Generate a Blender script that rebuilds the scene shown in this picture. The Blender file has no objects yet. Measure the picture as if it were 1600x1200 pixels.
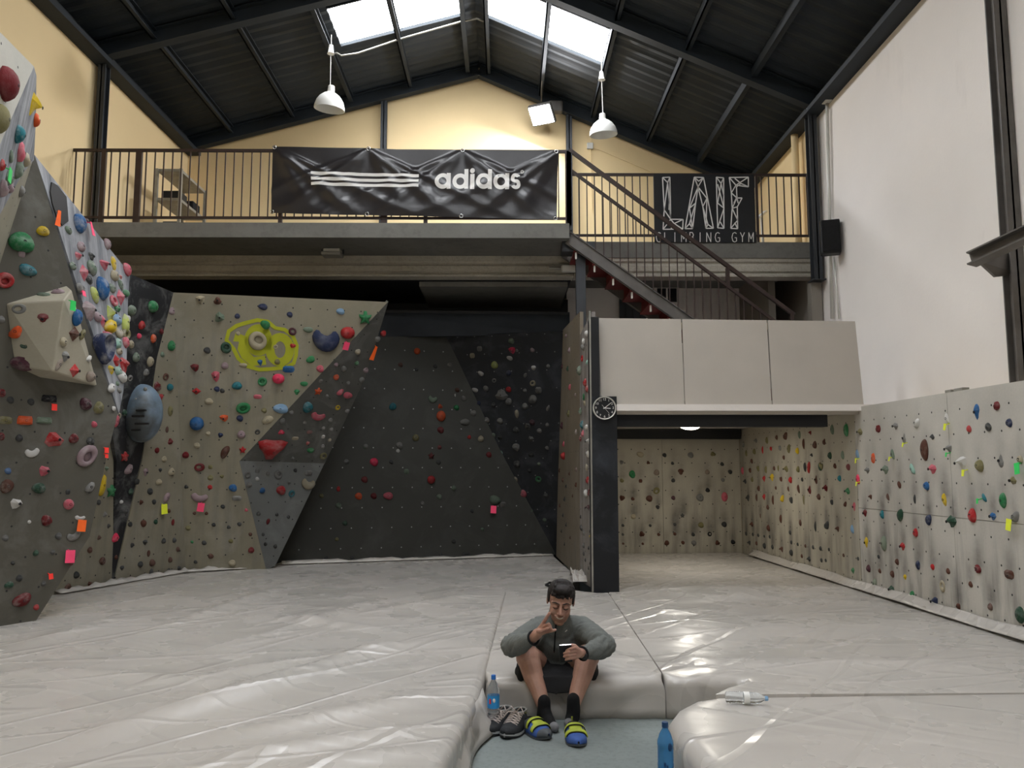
import bpy, bmesh, math, random
import numpy as np
from mathutils import Vector, Matrix, noise
PI = math.pi
C = bpy.context.scene.collection
SC = bpy.context.scene
rnd = random.Random(7)
# ------------------------------------------------------------------ camera, world, exposure
F = 1250.0; PITCH = math.atan(132/1250); YAW = math.atan(10/1250)
EYE = Vector((0, 0, 1.55))
cam = bpy.data.cameras.new('camera'); camo = bpy.data.objects.new('camera', cam); C.objects.link(camo)
cam.sensor_width = 36; cam.lens = 36*F/1600; cam.clip_end = 200
camo.location = EYE; camo.rotation_euler = (PI/2+PITCH, 0, -YAW)
SC.camera = camo
SC.view_settings.view_transform = 'Standard'; SC.view_settings.look = 'None'
SC.view_settings.exposure = 0.2; SC.view_settings.gamma = 1; SC.view_settings.use_curve_mapping = False
w = bpy.data.worlds.new('world'); SC.world = w; w.use_nodes = True
w.node_tree.nodes['Background'].inputs[0].default_value = (.75, .85, 1, 1)
w.node_tree.nodes['Background'].inputs[1].default_value = 1.0
SKY_L = 20.0          # radiance of the daylit skylight sheets, added unseen ones included
FLOOD_W = 130.0        # flood lamp on the gable
ALCOVE_W = 15.0       # lamp under the low ceiling

def ray(px, py):
    d = Vector(((px-800)/F, 1.0, (600-py)/F))
    return Matrix.Rotation(-YAW, 3, 'Z') @ (Matrix.Rotation(PITCH, 3, 'X') @ d)
def AY(px, py, Y): d = ray(px, py); return EYE+d*(Y/d.y)
def AZ(px, py, z): d = ray(px, py); return EYE+d*((z-EYE.z)/d.z)
def AX(px, py, x): d = ray(px, py); return EYE+d*(x/d.x)
def AP(px, py, pl): d = ray(px, py); p, n = pl; return EYE+d*((p-EYE).dot(n)/d.dot(n))
def plane3(a, b, c):
    n = (b-a).cross(c-a).normalized()
    if n.dot(EYE-a) < 0: n = -n
    return (a, n)

# ------------------------------------------------------------------ object helpers
def tag(o, label=None, cat=None, group=None, kind=None):
    if label: o['label'] = label
    if cat: o['category'] = cat
    if group: o['group'] = group
    if kind: o['kind'] = kind
    return o
def empty(name, loc=(0, 0, 0), label=None, cat=None, group=None, kind=None, parent=None):
    o = bpy.data.objects.new(name, None); C.objects.link(o); o.location = loc; o.empty_display_size = .1
    if parent: o.parent = parent
    return tag(o, label, cat, group, kind)
class MB:
    def __init__(s): s.v = []; s.f = []; s.uv = None
    def add(s, vs, fs):
        k = len(s.v); s.v += [tuple(v) for v in vs]; s.f += [tuple(i+k for i in f) for f in fs]; return s
    def box(s, c, sz, R=None):
        hx, hy, hz = sz[0]/2, sz[1]/2, sz[2]/2; c = Vector(c)
        vs = [Vector((x, y, z)) for x in (-hx, hx) for y in (-hy, hy) for z in (-hz, hz)]
        if R: vs = [R @ v for v in vs]
        return s.add([c+v for v in vs], [(0, 1, 3, 2), (4, 6, 7, 5), (0, 4, 5, 1), (2, 3, 7, 6), (0, 2, 6, 4), (1, 5, 7, 3)])
    def bx(s, a, b):
        a, b = Vector(a), Vector(b); d = b-a
        return s.box((a+b)/2, (abs(d.x), abs(d.y), abs(d.z)))
    def bbox(s, c, sz, bev=.01, R=None):     # chamfered box
        bm = bmesh.new(); bmesh.ops.create_cube(bm, size=1)
        for v in bm.verts: v.co = Vector((v.co.x*sz[0], v.co.y*sz[1], v.co.z*sz[2]))
        bmesh.ops.bevel(bm, geom=bm.edges[:], offset=bev, segments=2, affect='EDGES', profile=.5)
        bm.verts.index_update()
        vs = [Vector(c)+((R @ v.co) if R else v.co) for v in bm.verts]; fs = [[v.index for v in f.verts] for f in bm.faces]
        bm.free(); return s.add(vs, fs)
    def bar(s, p, q, w, h, up=(0, 0, 1)):
        p, q = Vector(p), Vector(q); d = (q-p).normalized(); up = Vector(up)
        x = d.cross(up)
        if x.length < 1e-4: x = d.cross(Vector((0, 1, 0)))
        x.normalize(); z = x.cross(d)
        vs = [b+x*sx*w/2+z*sz*h/2 for b in (p, q) for sx, sz in ((-1, -1), (1, -1), (1, 1), (-1, 1))]
        return s.add(vs, [(0, 3, 2, 1), (4, 5, 6, 7), (0, 1, 5, 4), (1, 2, 6, 5), (2, 3, 7, 6), (3, 0, 4, 7)])
    def tube(s, pts, r, n=8, cap=True, closed=False):
        pts = [Vector(p) for p in pts]; m = len(pts)
        rs = r if isinstance(r, (list, tuple)) else [r]*m
        t0 = (pts[1]-pts[0]).normalized(); a = t0.orthogonal().normalized()
        vs = []
        for i, p in enumerate(pts):
            if closed: t = (pts[(i+1) % m]-pts[i-1]).normalized()
            else: t = (pts[min(i+1, m-1)]-pts[max(i-1, 0)]).normalized()
            a = (a-t*a.dot(t)).normalized(); b = t.cross(a)
            vs += [p+(a*math.cos(2*PI*k/n)+b*math.sin(2*PI*k/n))*rs[i] for k in range(n)]
        fs = []
        for i in range(m if closed else m-1):
            j = (i+1) % m
            fs += [(i*n+k, i*n+(k+1) % n, j*n+(k+1) % n, j*n+k) for k in range(n)]
        if cap and not closed: fs += [tuple(range(n-1, -1, -1)), tuple(range((m-1)*n, m*n))]
        return s.add(vs, fs)
    def lathe(s, prof, n=20, c=(0, 0, 0), R=None, cap=True):   # prof: (r, z)
        c = Vector(c); vs = []
        for r, z in prof:
            for k in range(n):
                v = Vector((r*math.cos(2*PI*k/n), r*math.sin(2*PI*k/n), z)); vs.append(c+((R @ v) if R else v))
        m = len(prof)
        fs = [(i*n+k, i*n+(k+1) % n, (i+1)*n+(k+1) % n, (i+1)*n+k) for i in range(m-1) for k in range(n)]
        if cap: fs += [tuple(range(n-1, -1, -1)), tuple(range((m-1)*n, m*n))]
        return s.add(vs, fs)
    def prism(s, pts, off):
        n = len(pts); pts = [Vector(p) for p in pts]; off = Vector(off)
        return s.add(pts+[p+off for p in pts], [tuple(range(n)), tuple(range(2*n-1, n-1, -1))]+[(i, i+n, (i+1) % n+n, (i+1) % n) for i in range(n)])
    def ell(s, c, r, R=None, n=16, m=10):
        c = Vector(c); vs = []; fs = []
        for i in range(1, m):
            t = PI*i/m
            for k in range(n):
                a = 2*PI*k/n; v = Vector((r[0]*math.sin(t)*math.cos(a), r[1]*math.sin(t)*math.sin(a), r[2]*math.cos(t)))
                vs.append(c+((R @ v) if R else v))
        for e in (1, -1):
            v = Vector((0, 0, e*r[2])); vs.append(c+((R @ v) if R else v))
        t, b = len(vs)-2, len(vs)-1
        for i in range(m-2):
            fs += [(i*n+k, (i+1)*n+k, (i+1)*n+(k+1) % n, i*n+(k+1) % n) for k in range(n)]
        fs += [(t, k, (k+1) % n) for k in range(n)]+[(b, (m-2)*n+(k+1) % n, (m-2)*n+k) for k in range(n)]
        return s.add(vs, fs)
    def cap(s, p, q, r1, r2, n=12):         # tapered capsule, closed
        p, q = Vector(p), Vector(q); d = q-p; L = d.length
        R = d.to_track_quat('Z', 'Y').to_matrix() if L > 1e-6 else Matrix.Identity(3)
        prof = [(max(r1*math.cos(a), 1e-4), r1*math.sin(a)) for a in np.linspace(-PI/2, 0, 5)]
        prof += [(max(r2*math.cos(a), 1e-4), L+r2*math.sin(a)) for a in np.linspace(0, PI/2, 5)]
        return s.lathe(prof, n, p, R)
    def chain(s, pts, rs, n=12):
        for i in range(len(pts)-1): s.cap(pts[i], pts[i+1], rs[i], rs[i+1], n)
        return s
    def build(s, name, m, parent=None, smooth=False, fix=True):
        me = bpy.data.meshes.new(name); me.from_pydata(s.v, [], s.f)
        if fix:
            bm = bmesh.new(); bm.from_mesh(me); bmesh.ops.recalc_face_normals(bm, faces=bm.faces[:]); bm.to_mesh(me); bm.free()
        if m: me.materials.append(m)
        if s.uv:
            u = me.uv_layers.new(name='UVMap'); n, ax, ay, p0 = s.uv
            for l in me.loops:
                d = me.vertices[l.vertex_index].co-p0; u.data[l.index].uv = (d.dot(ax), d.dot(ay))
        if smooth:
            for p in me.polygons: p.use_smooth = True
            if smooth != True:
                me.set_sharp_from_angle(angle=math.radians(smooth))
        o = bpy.data.objects.new(name, me); C.objects.link(o)
        if parent:
            o.parent = parent
            o.matrix_parent_inverse = Matrix.Translation(parent.location).inverted() if parent.type == 'EMPTY' and parent.parent is None and parent.rotation_euler[:] == (0, 0, 0) else Matrix.Identity(4)
        return o
def struct(o): o['kind'] = 'structure'; return o

# ------------------------------------------------------------------ materials
def lin(c):
    if isinstance(c, str): c = [int(c[i:i+2], 16)/255 for i in (0, 2, 4)]
    return tuple(x/12.92 if x <= .04045 else ((x+.055)/1.055)**2.4 for x in c[:3])+(1,)
class NT:
    def __init__(s, name):
        s.m = bpy.data.materials.new(name); s.m.use_nodes = True; s.t = s.m.node_tree
        s.b = s.t.nodes['Principled BSDF']
    def n(s, t, **k):
        x = s.t.nodes.new('ShaderNode'+t)
        for a, b in k.items(): setattr(x, a, b)
        return x
    def put(s, sock, v):
        if isinstance(v, bpy.types.NodeSocket): s.t.links.new(v, sock)
        else: sock.default_value = v
    def co(s, kind='Object', scale=(1, 1, 1), rot=(0, 0, 0)):
        c = s.n('TexCoord'); mp = s.n('Mapping'); s.t.links.new(c.outputs[kind], mp.inputs[0])
        mp.inputs['Scale'].default_value = scale; mp.inputs['Rotation'].default_value = rot
        return mp.outputs[0]
    def noise(s, v, scale, detail=3, rough=.55, dist=0):
        x = s.n('TexNoise'); s.put(x.inputs['Vector'], v)
        x.inputs['Scale'].default_value = scale; x.inputs['Detail'].default_value = detail; x.inputs['Roughness'].default_value = rough; x.inputs['Distortion'].default_value = dist
        return x.outputs[0]
    def ramp(s, f, stops):
        x = s.n('ValToRGB'); s.put(x.inputs[0], f); e = x.color_ramp.elements
        for i, (p, c) in enumerate(stops):
            el = e[i] if i < 2 else e.new(p)
            el.position = p; el.color = (c, c, c, 1) if isinstance(c, (int, float)) else c
        return x.outputs[0]
    def mix(s, f, a, b, mode='MIX'):
        x = s.n('Mix', data_type='RGBA', blend_type=mode); s.put(x.inputs[0], f); s.put(x.inputs[6], a); s.put(x.inputs[7], b); return x.outputs[2]
    def math(s, op, a, b=0.0, c=0.0):
        x = s.n('Math', operation=op); s.put(x.inputs[0], a); s.put(x.inputs[1], b); s.put(x.inputs[2], c); return x.outputs[0]
    def sep(s, v):
        x = s.n('SeparateXYZ'); s.put(x.inputs[0], v); return x.outputs
    def bump(s, h, strength=.3, dist=.01, base=None):
        x = s.n('Bump'); x.inputs['Strength'].default_value = strength; x.inputs['Distance'].default_value = dist; s.put(x.inputs['Height'], h)
        if base is not None: s.put(x.inputs['Normal'], base)
        return x.outputs[0]
    def fin(s, color=None, rough=.6, spec=.4, metal=0, normal=None, **k):
        if color is not None: s.put(s.b.inputs['Base Color'], color)
        s.put(s.b.inputs['Roughness'], rough); s.b.inputs['Specular IOR Level'].default_value = spec; s.b.inputs['Metallic'].default_value = metal
        if normal is not None: s.put(s.b.inputs['Normal'], normal)
        for a, b in k.items(): s.put(s.b.inputs[a.replace('_', ' ')], b)
        return s.m
def paint(name, c, rough=.6, var=.08, scale=4, bump=.15, bscale=60, metal=0, spec=.4):
    t = NT(name); v = t.co(); c = lin(c)
    d = tuple(x*(1-var*2) for x in c[:3])+(1,); l = tuple(min(1, x*(1+var)) for x in c[:3])+(1,)
    col = t.ramp(t.noise(v, scale, 5), [(.3, d), (.7, l)])
    nm = t.bump(t.noise(v, bscale, 3), bump, .004) if bump else None
    return t.fin(col, rough, spec, metal, nm)
def emit(name, c, s):
    t = NT(name); t.b.inputs['Emission Color'].default_value = lin(c); t.b.inputs['Emission Strength'].default_value = s
    return t.fin(lin(c), .5)
def board(name, c, rough=.7, dots=.2, chalk=0., chalkc=(.62, .62, .62), streak=0., grain=.06, dirt=0., dotc=.02, cs=1.6, lo=.5, hi=.75):
    """climbing board: coloured sheet, bolt-hole grid, chalk marks, shoe-rubber streaks (UV in metres)"""
    t = NT(name); uv = t.co('UV'); c = lin(c)
    col = t.ramp(t.noise(uv, 1.3, 6, .6), [(.3, tuple(x*(1-grain*2) for x in c[:3])+(1,)), (.72, tuple(min(1, x*(1+grain*2)) for x in c[:3])+(1,))])
    fine = t.noise(uv, 55, 2); sf = t.n('Attribute', attribute_name='scuff')
    if dirt: col = t.mix(t.math('MULTIPLY', sf.outputs['Fac'], t.math('ADD', t.noise(uv, 14, 3), .35)), col, (.07, .063, .058, 1))
    col = t.mix(t.math('MULTIPLY', fine, .12), col, (.02, .02, .02, 1))
    if dirt:
        v2 = t.co('UV', (7, .9, 1)); sx = t.sep(uv)
        k = t.ramp(t.noise(v2, 1.0, 4, .6), [(.45, 0.), (.75, 1.)])
        hgt = t.n('MapRange'); t.put(hgt.inputs[0], sx[1]); hgt.inputs[1].default_value = 1.25; hgt.inputs[2].default_value = .25
        col = t.mix(t.math('MULTIPLY', t.math('MULTIPLY', k, hgt.outputs[0]), dirt), col, (.105, .098, .09, 1))
    if streak:
        v3 = t.co('UV', (9, .7, 1), (0, 0, .25))
        col = t.mix(t.math('MULTIPLY', t.ramp(t.noise(v3, 1.4, 5, .65), [(.38, 0.), (.7, 1.)]), streak), col, (.60, .60, .61, 1))
    if chalk:
        k = t.ramp(t.noise(uv, cs, 6, .65, .6), [(lo, 0.), (hi, 1.)])
        col = t.mix(t.math('MULTIPLY', k, chalk), col, chalkc+(1,))
    if dots:
        s = t.sep(uv); h = []
        row = t.math('FLOOR', t.math('DIVIDE', s[1], dots)); odd = t.math('MULTIPLY', t.math('MODULO', t.math('ABSOLUTE', row), 2.), .5)
        fx = t.math('SUBTRACT', t.math('FRACT', t.math('ADD', t.math('DIVIDE', s[0], dots), odd)), .5)
        fy = t.math('SUBTRACT', t.math('FRACT', t.math('DIVIDE', s[1], dots)), .5)
        r = t.math('SQRT', t.math('ADD', t.math('MULTIPLY', fx, fx), t.math('MULTIPLY', fy, fy)))
        col = t.mix(t.math('LESS_THAN', r, .0085/dots), col, (dotc, dotc, dotc, 1))
    return t.fin(col, rough, .3, 0, t.bump(fine, .12, .003))
M = {}
M['roof'] = paint('dark_roof_paint', '20272d', .7, .15, 2, .1)
M['steel'] = paint('dark_steel_paint', '33363a', .5, .12, 3, .08)
M['rail'] = paint('dark_brown_metal', '33241f', .5, .12, 6, .05)
M['steelgrey'] = paint('grey_steel_paint', '625e5a', .55, .15, 5, .15)
M['black'] = paint('black_paint', '141518', .6, .2, 3, .1)
M['blackplastic'] = paint('black_plastic', '17181a', .45, .1, 8, .1)
M['white'] = paint('white_enamel', 'e6e6e2', .35, .03, 5, 0)
M['whiteplastic'] = paint('white_plastic', 'c9c7c0', .45, .04, 5, 0)
M['mid'] = paint('grey_plastic', '8c8b86', .5, .06, 8, 0)
M['chrome'] = paint('bright_metal', 'c8c8c8', .25, .05, 8, 0, metal=1)
M['galv'] = paint('galvanised_metal', '9a9890', .45, .12, 8, .1, metal=.5)
M['board_white'] = paint('white_board', 'b3aca2', .65, .03, 2, .05)
M['ply'] = paint('pale_ply', 'b5a78c', .7, .08, 3, .1)
M['redpaint'] = paint('oxide_red_paint', '6f2320', .6, .15, 5, .1)
M['fabric_black'] = paint('black_fabric', '0f0f11', .9, .2, 40, .3, 300)
M['wood'] = paint('tan_wood', 'b08a5a', .6, .1, 3, .1)
def plaster(name, c, stain):
    t = NT(name); v = t.co(); c = lin(c)
    col = t.ramp(t.noise(v, .6, 5, .6), [(.3, tuple(x*.93 for x in c[:3])+(1,)), (.7, c)])
    v2 = t.co('Object', (1, 2.2, .8))
    col = t.mix(t.math('MULTIPLY', t.ramp(t.noise(v2, .55, 7, .65, .4), [(.6, 0.), (.75, 1.)]), stain), col, tuple(x*.72 for x in c[:3])+(1,))
    return t.fin(col, .85, .2, 0, t.bump(t.noise(v, 26, 4), .2, .006))
M['yellow'] = plaster('warm_yellow_plaster', 'ecd3a4', .15)
M['plaster'] = plaster('white_plaster', 'ebe5df', .4)
M['greyplaster'] = plaster('grey_plaster', '8b857c', .3)
def concrete(name, c, sc, b):
    t = NT(name); v = t.co(); c = lin(c)
    col = t.ramp(t.noise(v, 1.2, 6, .65), [(.3, tuple(x*.8 for x in c[:3])+(1,)), (.7, tuple(min(1, x*1.1) for x in c[:3])+(1,))])
    sp = t.noise(v, sc, 4, .7)
    col = t.mix(t.math('MULTIPLY', t.ramp(sp, [(.5, 0.), (.62, 1.)]), .25), col, tuple(x*.5 for x in c[:3])+(1,))
    return t.fin(col, .85, .25, 0, t.bump(sp, b, .02))
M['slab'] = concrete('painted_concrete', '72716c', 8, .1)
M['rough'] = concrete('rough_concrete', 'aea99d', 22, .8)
M['floor'] = concrete('grey_rubber_floor', '7d8482', 30, .1)
# ------------------------------------------------------------------ room shell
XL, XR, YG, YB = -5.5, 4.2, 13.4, -7.0
XM, ZR, ZL, ZRR = -.47, 8.32, 6.95, 6.28           # underside line of the gable rafters
SL, SR = (ZR-ZL)/(XM-XL), (ZR-ZRR)/(XR-XM)
UP = .24
FZ = .10; MZ = .33
def zroof(x): return (ZL+(x-XL)*SL if x < XM else ZRR+(XR-x)*SR)+UP
fl = struct(MB().bx((XL-.2, YB, FZ-.12), (XR+.2, YG+.2, FZ)).build('floor', M['floor']))
wb = MB(); wb.prism([(XL-.1, YG, 0), (XR+.1, YG, 0), (XR+.1, YG, ZRR+UP+.1), (XM, YG, ZR+UP+.1), (XL-.1, YG, ZL+UP+.1)], (0, .15, 0)); struct(wb.build('wall_back', M['yellow']))
struct(MB().bx((XL-.15, YB, 0), (XL, YG, ZL+UP+.1)).build('wall_left', M['yellow']))
struct(MB().bx((XR, YB, 0), (XR+.15, 10.62, ZRR+UP+.1)).build('wall_right', M['plaster']))
struct(MB().bx((XR, 10.62, 4.6), (XR+.15, YG, ZRR+UP+.1)).build('wall_right_rear', M['yellow']))
struct(MB().bx((XR, 10.62, 0), (XR+.15, YG, 4.6)).build('wall_right_lower', M['greyplaster']))
wf = MB(); wf.prism([(XL-.1, YB, 0), (XR+.1, YB, 0), (XR+.1, YB, ZRR+UP+.1), (XM, YB, ZR+UP+.1), (XL-.1, YB, ZL+UP+.1)], (0, -.15, 0)); struct(wf.build('wall_front', M['plaster']))
# corrugated roof with skylight openings; waves run down the slope
SKY = [(10.66, 11.66), (6.2, 7.2), (1.8, 2.8), (-2.6, -1.6)]  # first row is seen; the other rows are unseen, added for light
SXL, SXR = (-2.53, -.66), (-.30, 1.47)
ceil = empty('ceiling', (0, 0, 0), kind='structure')
def corr(x0, x1, y0, y1):
    b = MB(); n = max(2, int((y1-y0)/.055)); vs = []
    for k in range(n+1):
        y = y0+(y1-y0)*k/n; dz = .014*math.sin(2*PI*y/.22)
        for x in (x0, x1):
            z = zroof(x)+dz; vs += [(x, y, z), (x, y, z+.03)]
    fs = []
    for k in range(n):
        a, c = 4*k, 4*k+4
        fs += [(a, a+2, c+2, c), (a+1, c+1, c+3, a+3), (a, c, c+1, a+1), (a+2, a+3, c+3, c+2)]
    fs += [(0, 1, 3, 2), (4*n, 4*n+2, 4*n+3, 4*n+1)]
    return b.add(vs, fs)
for (xa, xb, sk) in ((XL-.1, XM, SXL), (XM, XR+.1, SXR)):
    y = YB
    for (s0, s1) in sorted(SKY):
        corr(xa, xb, y, s0).build('roof_sheet', M['roof'], ceil)
        corr(xa, sk[0], s0, s1).build('roof_sheet', M['roof'], ceil); corr(sk[1], xb, s0, s1).build('roof_sheet', M['roof'], ceil)
        y = s1
    corr(xa, xb, y, YG).build('roof_sheet', M['roof'], ceil)
M['sky'] = emit('daylit_sheet', 'f8fbff', SKY_L)
k = 1
for (s0, s1) in SKY:
    for sk in (SXL, SXR):
        wn = empty('window_%d' % k, (0, 0, 0), kind='structure'); k += 1  # windows past the first row are added light sources out of view
        xm = (sk[0]+sk[1])/2
        for a, c in ((sk[0], xm-.01), (xm+.01, sk[1])):
            MB().add([(a, s0, zroof(a)+.03), (c, s0, zroof(c)+.03), (c, s1, zroof(c)+.03), (a, s1, zroof(a)+.03),
                      (a, s0, zroof(a)+.045), (c, s0, zroof(c)+.045), (c, s1, zroof(c)+.045), (a, s1, zroof(a)+.045)],
                     [(0, 1, 2, 3), (7, 6, 5, 4), (0, 4, 5, 1), (1, 5, 6, 2), (2, 6, 7, 3), (3, 7, 4, 0)]).build('pane', M['sky'], wn)
        f = MB()
        for yy in (s0-.01, s1+.01): f.bar((sk[0], yy, zroof(sk[0])), (sk[1], yy, zroof(sk[1])), .03, .05)
        f.build('frame', M['roof'], wn)
# purlins, rafters, eave beams
for x in (-4.7, -3.66, -2.66, -1.65, -.66, -.30, .60, 1.5, 2.45, 3.32):
    b = MB(); z = zroof(x)-.02
    b.bx((x-.035, YB, z-.13), (x-.015, YG-.2, z)); b.bx((x-.035, YB, z-.13), (x+.035, YG-.2, z-.115)); b.bx((x-.035, YB, z-.015), (x+.035, YG-.2, z))
    b.build('purlin', M['roof'], ceil)
def ibeam(p, q, w, h, name, parent, m=None):
    p, q = Vector(p), Vector(q); d = (q-p).normalized()
    ax = Vector((0, 1, 0)); up = ax.cross(d).normalized()
    if up.z < 0: up = -up
    b = MB(); b.bar(p+up*(h/2-.008), q+up*(h/2-.008), w, .016, up); b.bar(p-up*(h/2-.008), q-up*(h/2-.008), w, .016, up); b.bar(p, q, .014, h, up)
    return b.build(name, m or M['roof'], parent)
for y in (YG-.14, 10.2, 5.6, 1.2, -3.2):
    o = .11
    ibeam((XL, y, ZL+o), (XM, y, ZR+o), .14, .22, 'rafter', ceil); ibeam((XM, y, ZR+o), (XR, y, ZRR+o), .14, .22, 'rafter', ceil)
MB().bx((XL, YB, ZL-.02), (XL+.22, YG, ZL+.05)).bx((XL, YB, ZL+.02), (XL+.06, YG, ZL+.24)).build('eave_beam', M['roof'], ceil)
MB().bx((XR-.2, YB, ZRR-.02), (XR, YG, ZRR+.04)).bx((XR-.06, YB, ZRR+.02), (XR, YG, ZRR+.22)).build('eave_beam', M['roof'], ceil)

# steel columns
def column(name, x, y, z0, z1, w, d, label, m=None, group=None):
    t = empty(name, (x, y, z0), label, 'column', group)
    b = MB(); b.bx((x-w/2, y-d/2, z0), (x+w/2, y-d/2+.014, z1)); b.bx((x-w/2, y+d/2-.014, z0), (x+w/2, y+d/2, z1)); b.bx((x-.008, y-d/2, z0), (x+.008, y+d/2, z1))
    b.build('shaft', m or M['steel'], t)
    MB().bx((x-w/2-.03, y-d/2-.03, z0), (x+w/2+.03, y+d/2+.03, z0+.015)).build('base_plate', m or M['steel'], t)
    return t
p = AY(600, 190, YG-.1); column('steel_column', p.x, YG-.1, 4.62, ZL+(p.x-XL)*SL+.02, .10, .10, 'slim dark steel gable post behind the long black banner')
p = AY(889, 200, YG-.1); column('steel_column', p.x, YG-.1, 4.62, ZRR+(XR-p.x)*SR+.02, .10, .10, 'slim dark steel gable post beside the bright flood lamp')
column('steel_column', XL+.1, 10.3, 4.62, ZL+.02, .10, .14, 'dark steel post against the yellow left wall under the eave')
column('steel_column', XR-.1, 10.3, 4.0, ZRR, .11, .14, 'dark steel post behind the black speaker at the right wall')
ct = column('steel_column', XR-.06, 6.36, 2.17, ZRR, .11, .12, 'heavy dark steel column with a bracket at the right edge of the photo', M['steelgrey'])
tag(MB().bx((XR-.16, 10.36, 2.2), (XR-.02, 10.5, 4.0)).build('pale_pilaster', M['greyplaster']), 'pale square pilaster under the mezzanine end at the right wall', 'pilaster')
# bracket on that column: beam end + gusset
b = MB(); q0 = AY(1517, 397, 6.1); q1 = AY(1660, 330, 5.55)
b.bar(q0, q1, .14, .012); b.bar(q0+Vector((0, 0, -.09)), q1+Vector((0, 0, -.09)), .14, .012); b.bar(q0+Vector((0, 0, -.045)), q1+Vector((0, 0, -.045)), .012, .09)
b.build('bracket_beam', M['steelgrey'], ct)
g0 = AY(1530, 408, 6.15); g1 = AY(1556, 432, 6.35); g2 = AY(1592, 428, 6.45); g3 = AY(1592, 392, 6.4)
MB().prism([g0, g1, g2, g3], (.0, .03, 0)).build('gusset', M['steelgrey'], ct)

# ------------------------------------------------------------------ mezzanine
ZF = 4.62
mz = empty('mezzanine', (0, 9.8, 0), 'grey concrete mezzanine floor above the dark climbing walls', 'mezzanine', kind='structure')
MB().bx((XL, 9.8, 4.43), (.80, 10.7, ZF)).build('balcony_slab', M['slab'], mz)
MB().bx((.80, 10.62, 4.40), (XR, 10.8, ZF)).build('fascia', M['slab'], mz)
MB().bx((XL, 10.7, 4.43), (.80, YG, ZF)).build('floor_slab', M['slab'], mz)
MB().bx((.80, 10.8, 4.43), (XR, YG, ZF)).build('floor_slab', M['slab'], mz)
# grooved precast edge beam (two halves meet at the stair)
def edge_beam(x0, x1, y0, m):
    prof = [(0, 4.43), (0, 4.355), (.03, 4.335), (.02, 4.31), (0, 4.29), (0, 4.22), (.03, 4.2), (.01, 4.17), (-.02, 4.165), (-.02, 4.14), (.22, 4.14), (.22, 4.43)]
    MB().prism([(x0, y0+a, z) for a, z in prof], (x1-x0, 0, 0)).build('edge_beam', m, mz)
edge_beam(XL, .92, 10.66, M['rough']); edge_beam(.93, XR, 10.64, M['rough'])
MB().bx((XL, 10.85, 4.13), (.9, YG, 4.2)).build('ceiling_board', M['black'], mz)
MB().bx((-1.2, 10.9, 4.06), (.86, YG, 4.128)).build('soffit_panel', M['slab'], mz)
# wall below the mezzanine right part (pale) with a small barred window, and the dark void wall
struct(MB().bx((.98, 12.6, 2.2), (XR, 12.72, 4.43)).build('wall_under_mezzanine', M['plaster']))
struct(MB().bx((3.75, 11.2, 2.2), (3.85, 12.6, 4.43)).build('wall_return', M['greyplaster']))
struct(MB().bx((XL, 12.4, 0), (.98, 12.5, 4.2)).build('wall_rear_void', M['black']))
p = AY(1041, 462, 12.59); wn = empty('window_9', p, kind='structure')
MB().bx(p+Vector((-.2, -.03, -.15)), p+Vector((.2, .02, .15))).build('frame', M['plaster'], wn)
for dx in (-.08, .09): MB().bx(p+Vector((dx-.07, -.04, -.11)), p+Vector((dx+.07, -.025, .11))).build('pane', M['black'], wn)
# dark cupboard / door under the stair
p = AY(990, 478, 12.5); d = empty('door_1', p, kind='structure')
MB().bx(AY(968, 455, 12.5), AY(1010, 560, 12.56)).build('door_leaf', M['steel'], d)
b = MB()
for px in (978, 989, 1000): b.bx(AY(px, 458, 12.48), AY(px+.8, 555, 12.5))
b.build('door_groove', M['black'], d)
# post beneath the mezzanine corner
MB().bx((.9, 10.0, 3.0), (1.02, 10.12, 4.43)).bx((.72, 9.95, 4.3), (1.15, 10.2, 4.43)).build('trim_post', M['steel'], mz)
# lamps / fixtures on the soffit
p = AY(520, 390, 10.35); t = empty('soffit_lamp', p, 'square grey lamp housing fixed under the balcony slab', 'lamp')
MB().bbox(p+Vector((0, 0, -.03)), (.22, .16, .06), .012).build('housing', M['whiteplastic'], t); MB().bbox(p+Vector((0, -.02, -.075)), (.26, .2, .05), .015).build('diffuser', M['mid'], t)
for s_ in (-.14, .14): MB().bx(p+Vector((s_-.01, -.01, -.06)), p+Vector((s_+.01, .01, .0))).build('bracket', M['steel'], t)
p = AY(893, 420, 10.6); t = empty('conduit_cover', p, 'short pale duct cover on the concrete beam beside the stair top', 'duct')
MB().bbox(p, (.28, .1, .09), .02).build('cover', M['whiteplastic'], t); MB().tube([p+Vector((-.14, 0, 0)), p+Vector((-.3, .03, .02))], .02).build('pipe', M['mid'], t)
p = AY(305, 387, 10.4); tag(MB().bbox(p, (.36, .1, .03), .01).build('soffit_tray', M['mid']), 'narrow pale strip fitting under the balcony slab at left', 'fitting')

# ------------------------------------------------------------------ railings
def railing(name, x0, x1, y, ztop, zbot, step, posts, label, skip=None):
    t = empty(name, (x0, y, ZF), label, 'railing')
    MB().bar((x0, y, ztop), (x1, y, ztop), .035, .035).build('top_rail', M['rail'], t)
    MB().bar((x0, y, zbot), (x1, y, zbot), .03, .03).build('bottom_rail', M['rail'], t)
    n = int(round((x1-x0)/step)); me = None
    for k in range(1, n):
        x = x0+(x1-x0)*k/n
        if me is None:
            o = MB().bx((-.007, -.007, zbot), (.007, .007, ztop)).build('baluster', M['rail'], t); me = o.data
        else:
            o = bpy.data.objects.new('baluster', me); C.objects.link(o); o.parent = t
        o.matrix_parent_inverse = Matrix.Identity(4); o.location = (x-x0, 0, -ZF)
    for x, wd in posts: MB().bx((x-wd/2, y-.02, ZF-.02), (x+wd/2, y+.02, ztop)).build('post', M['rail'], t)
    return t
yr = 9.86
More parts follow.
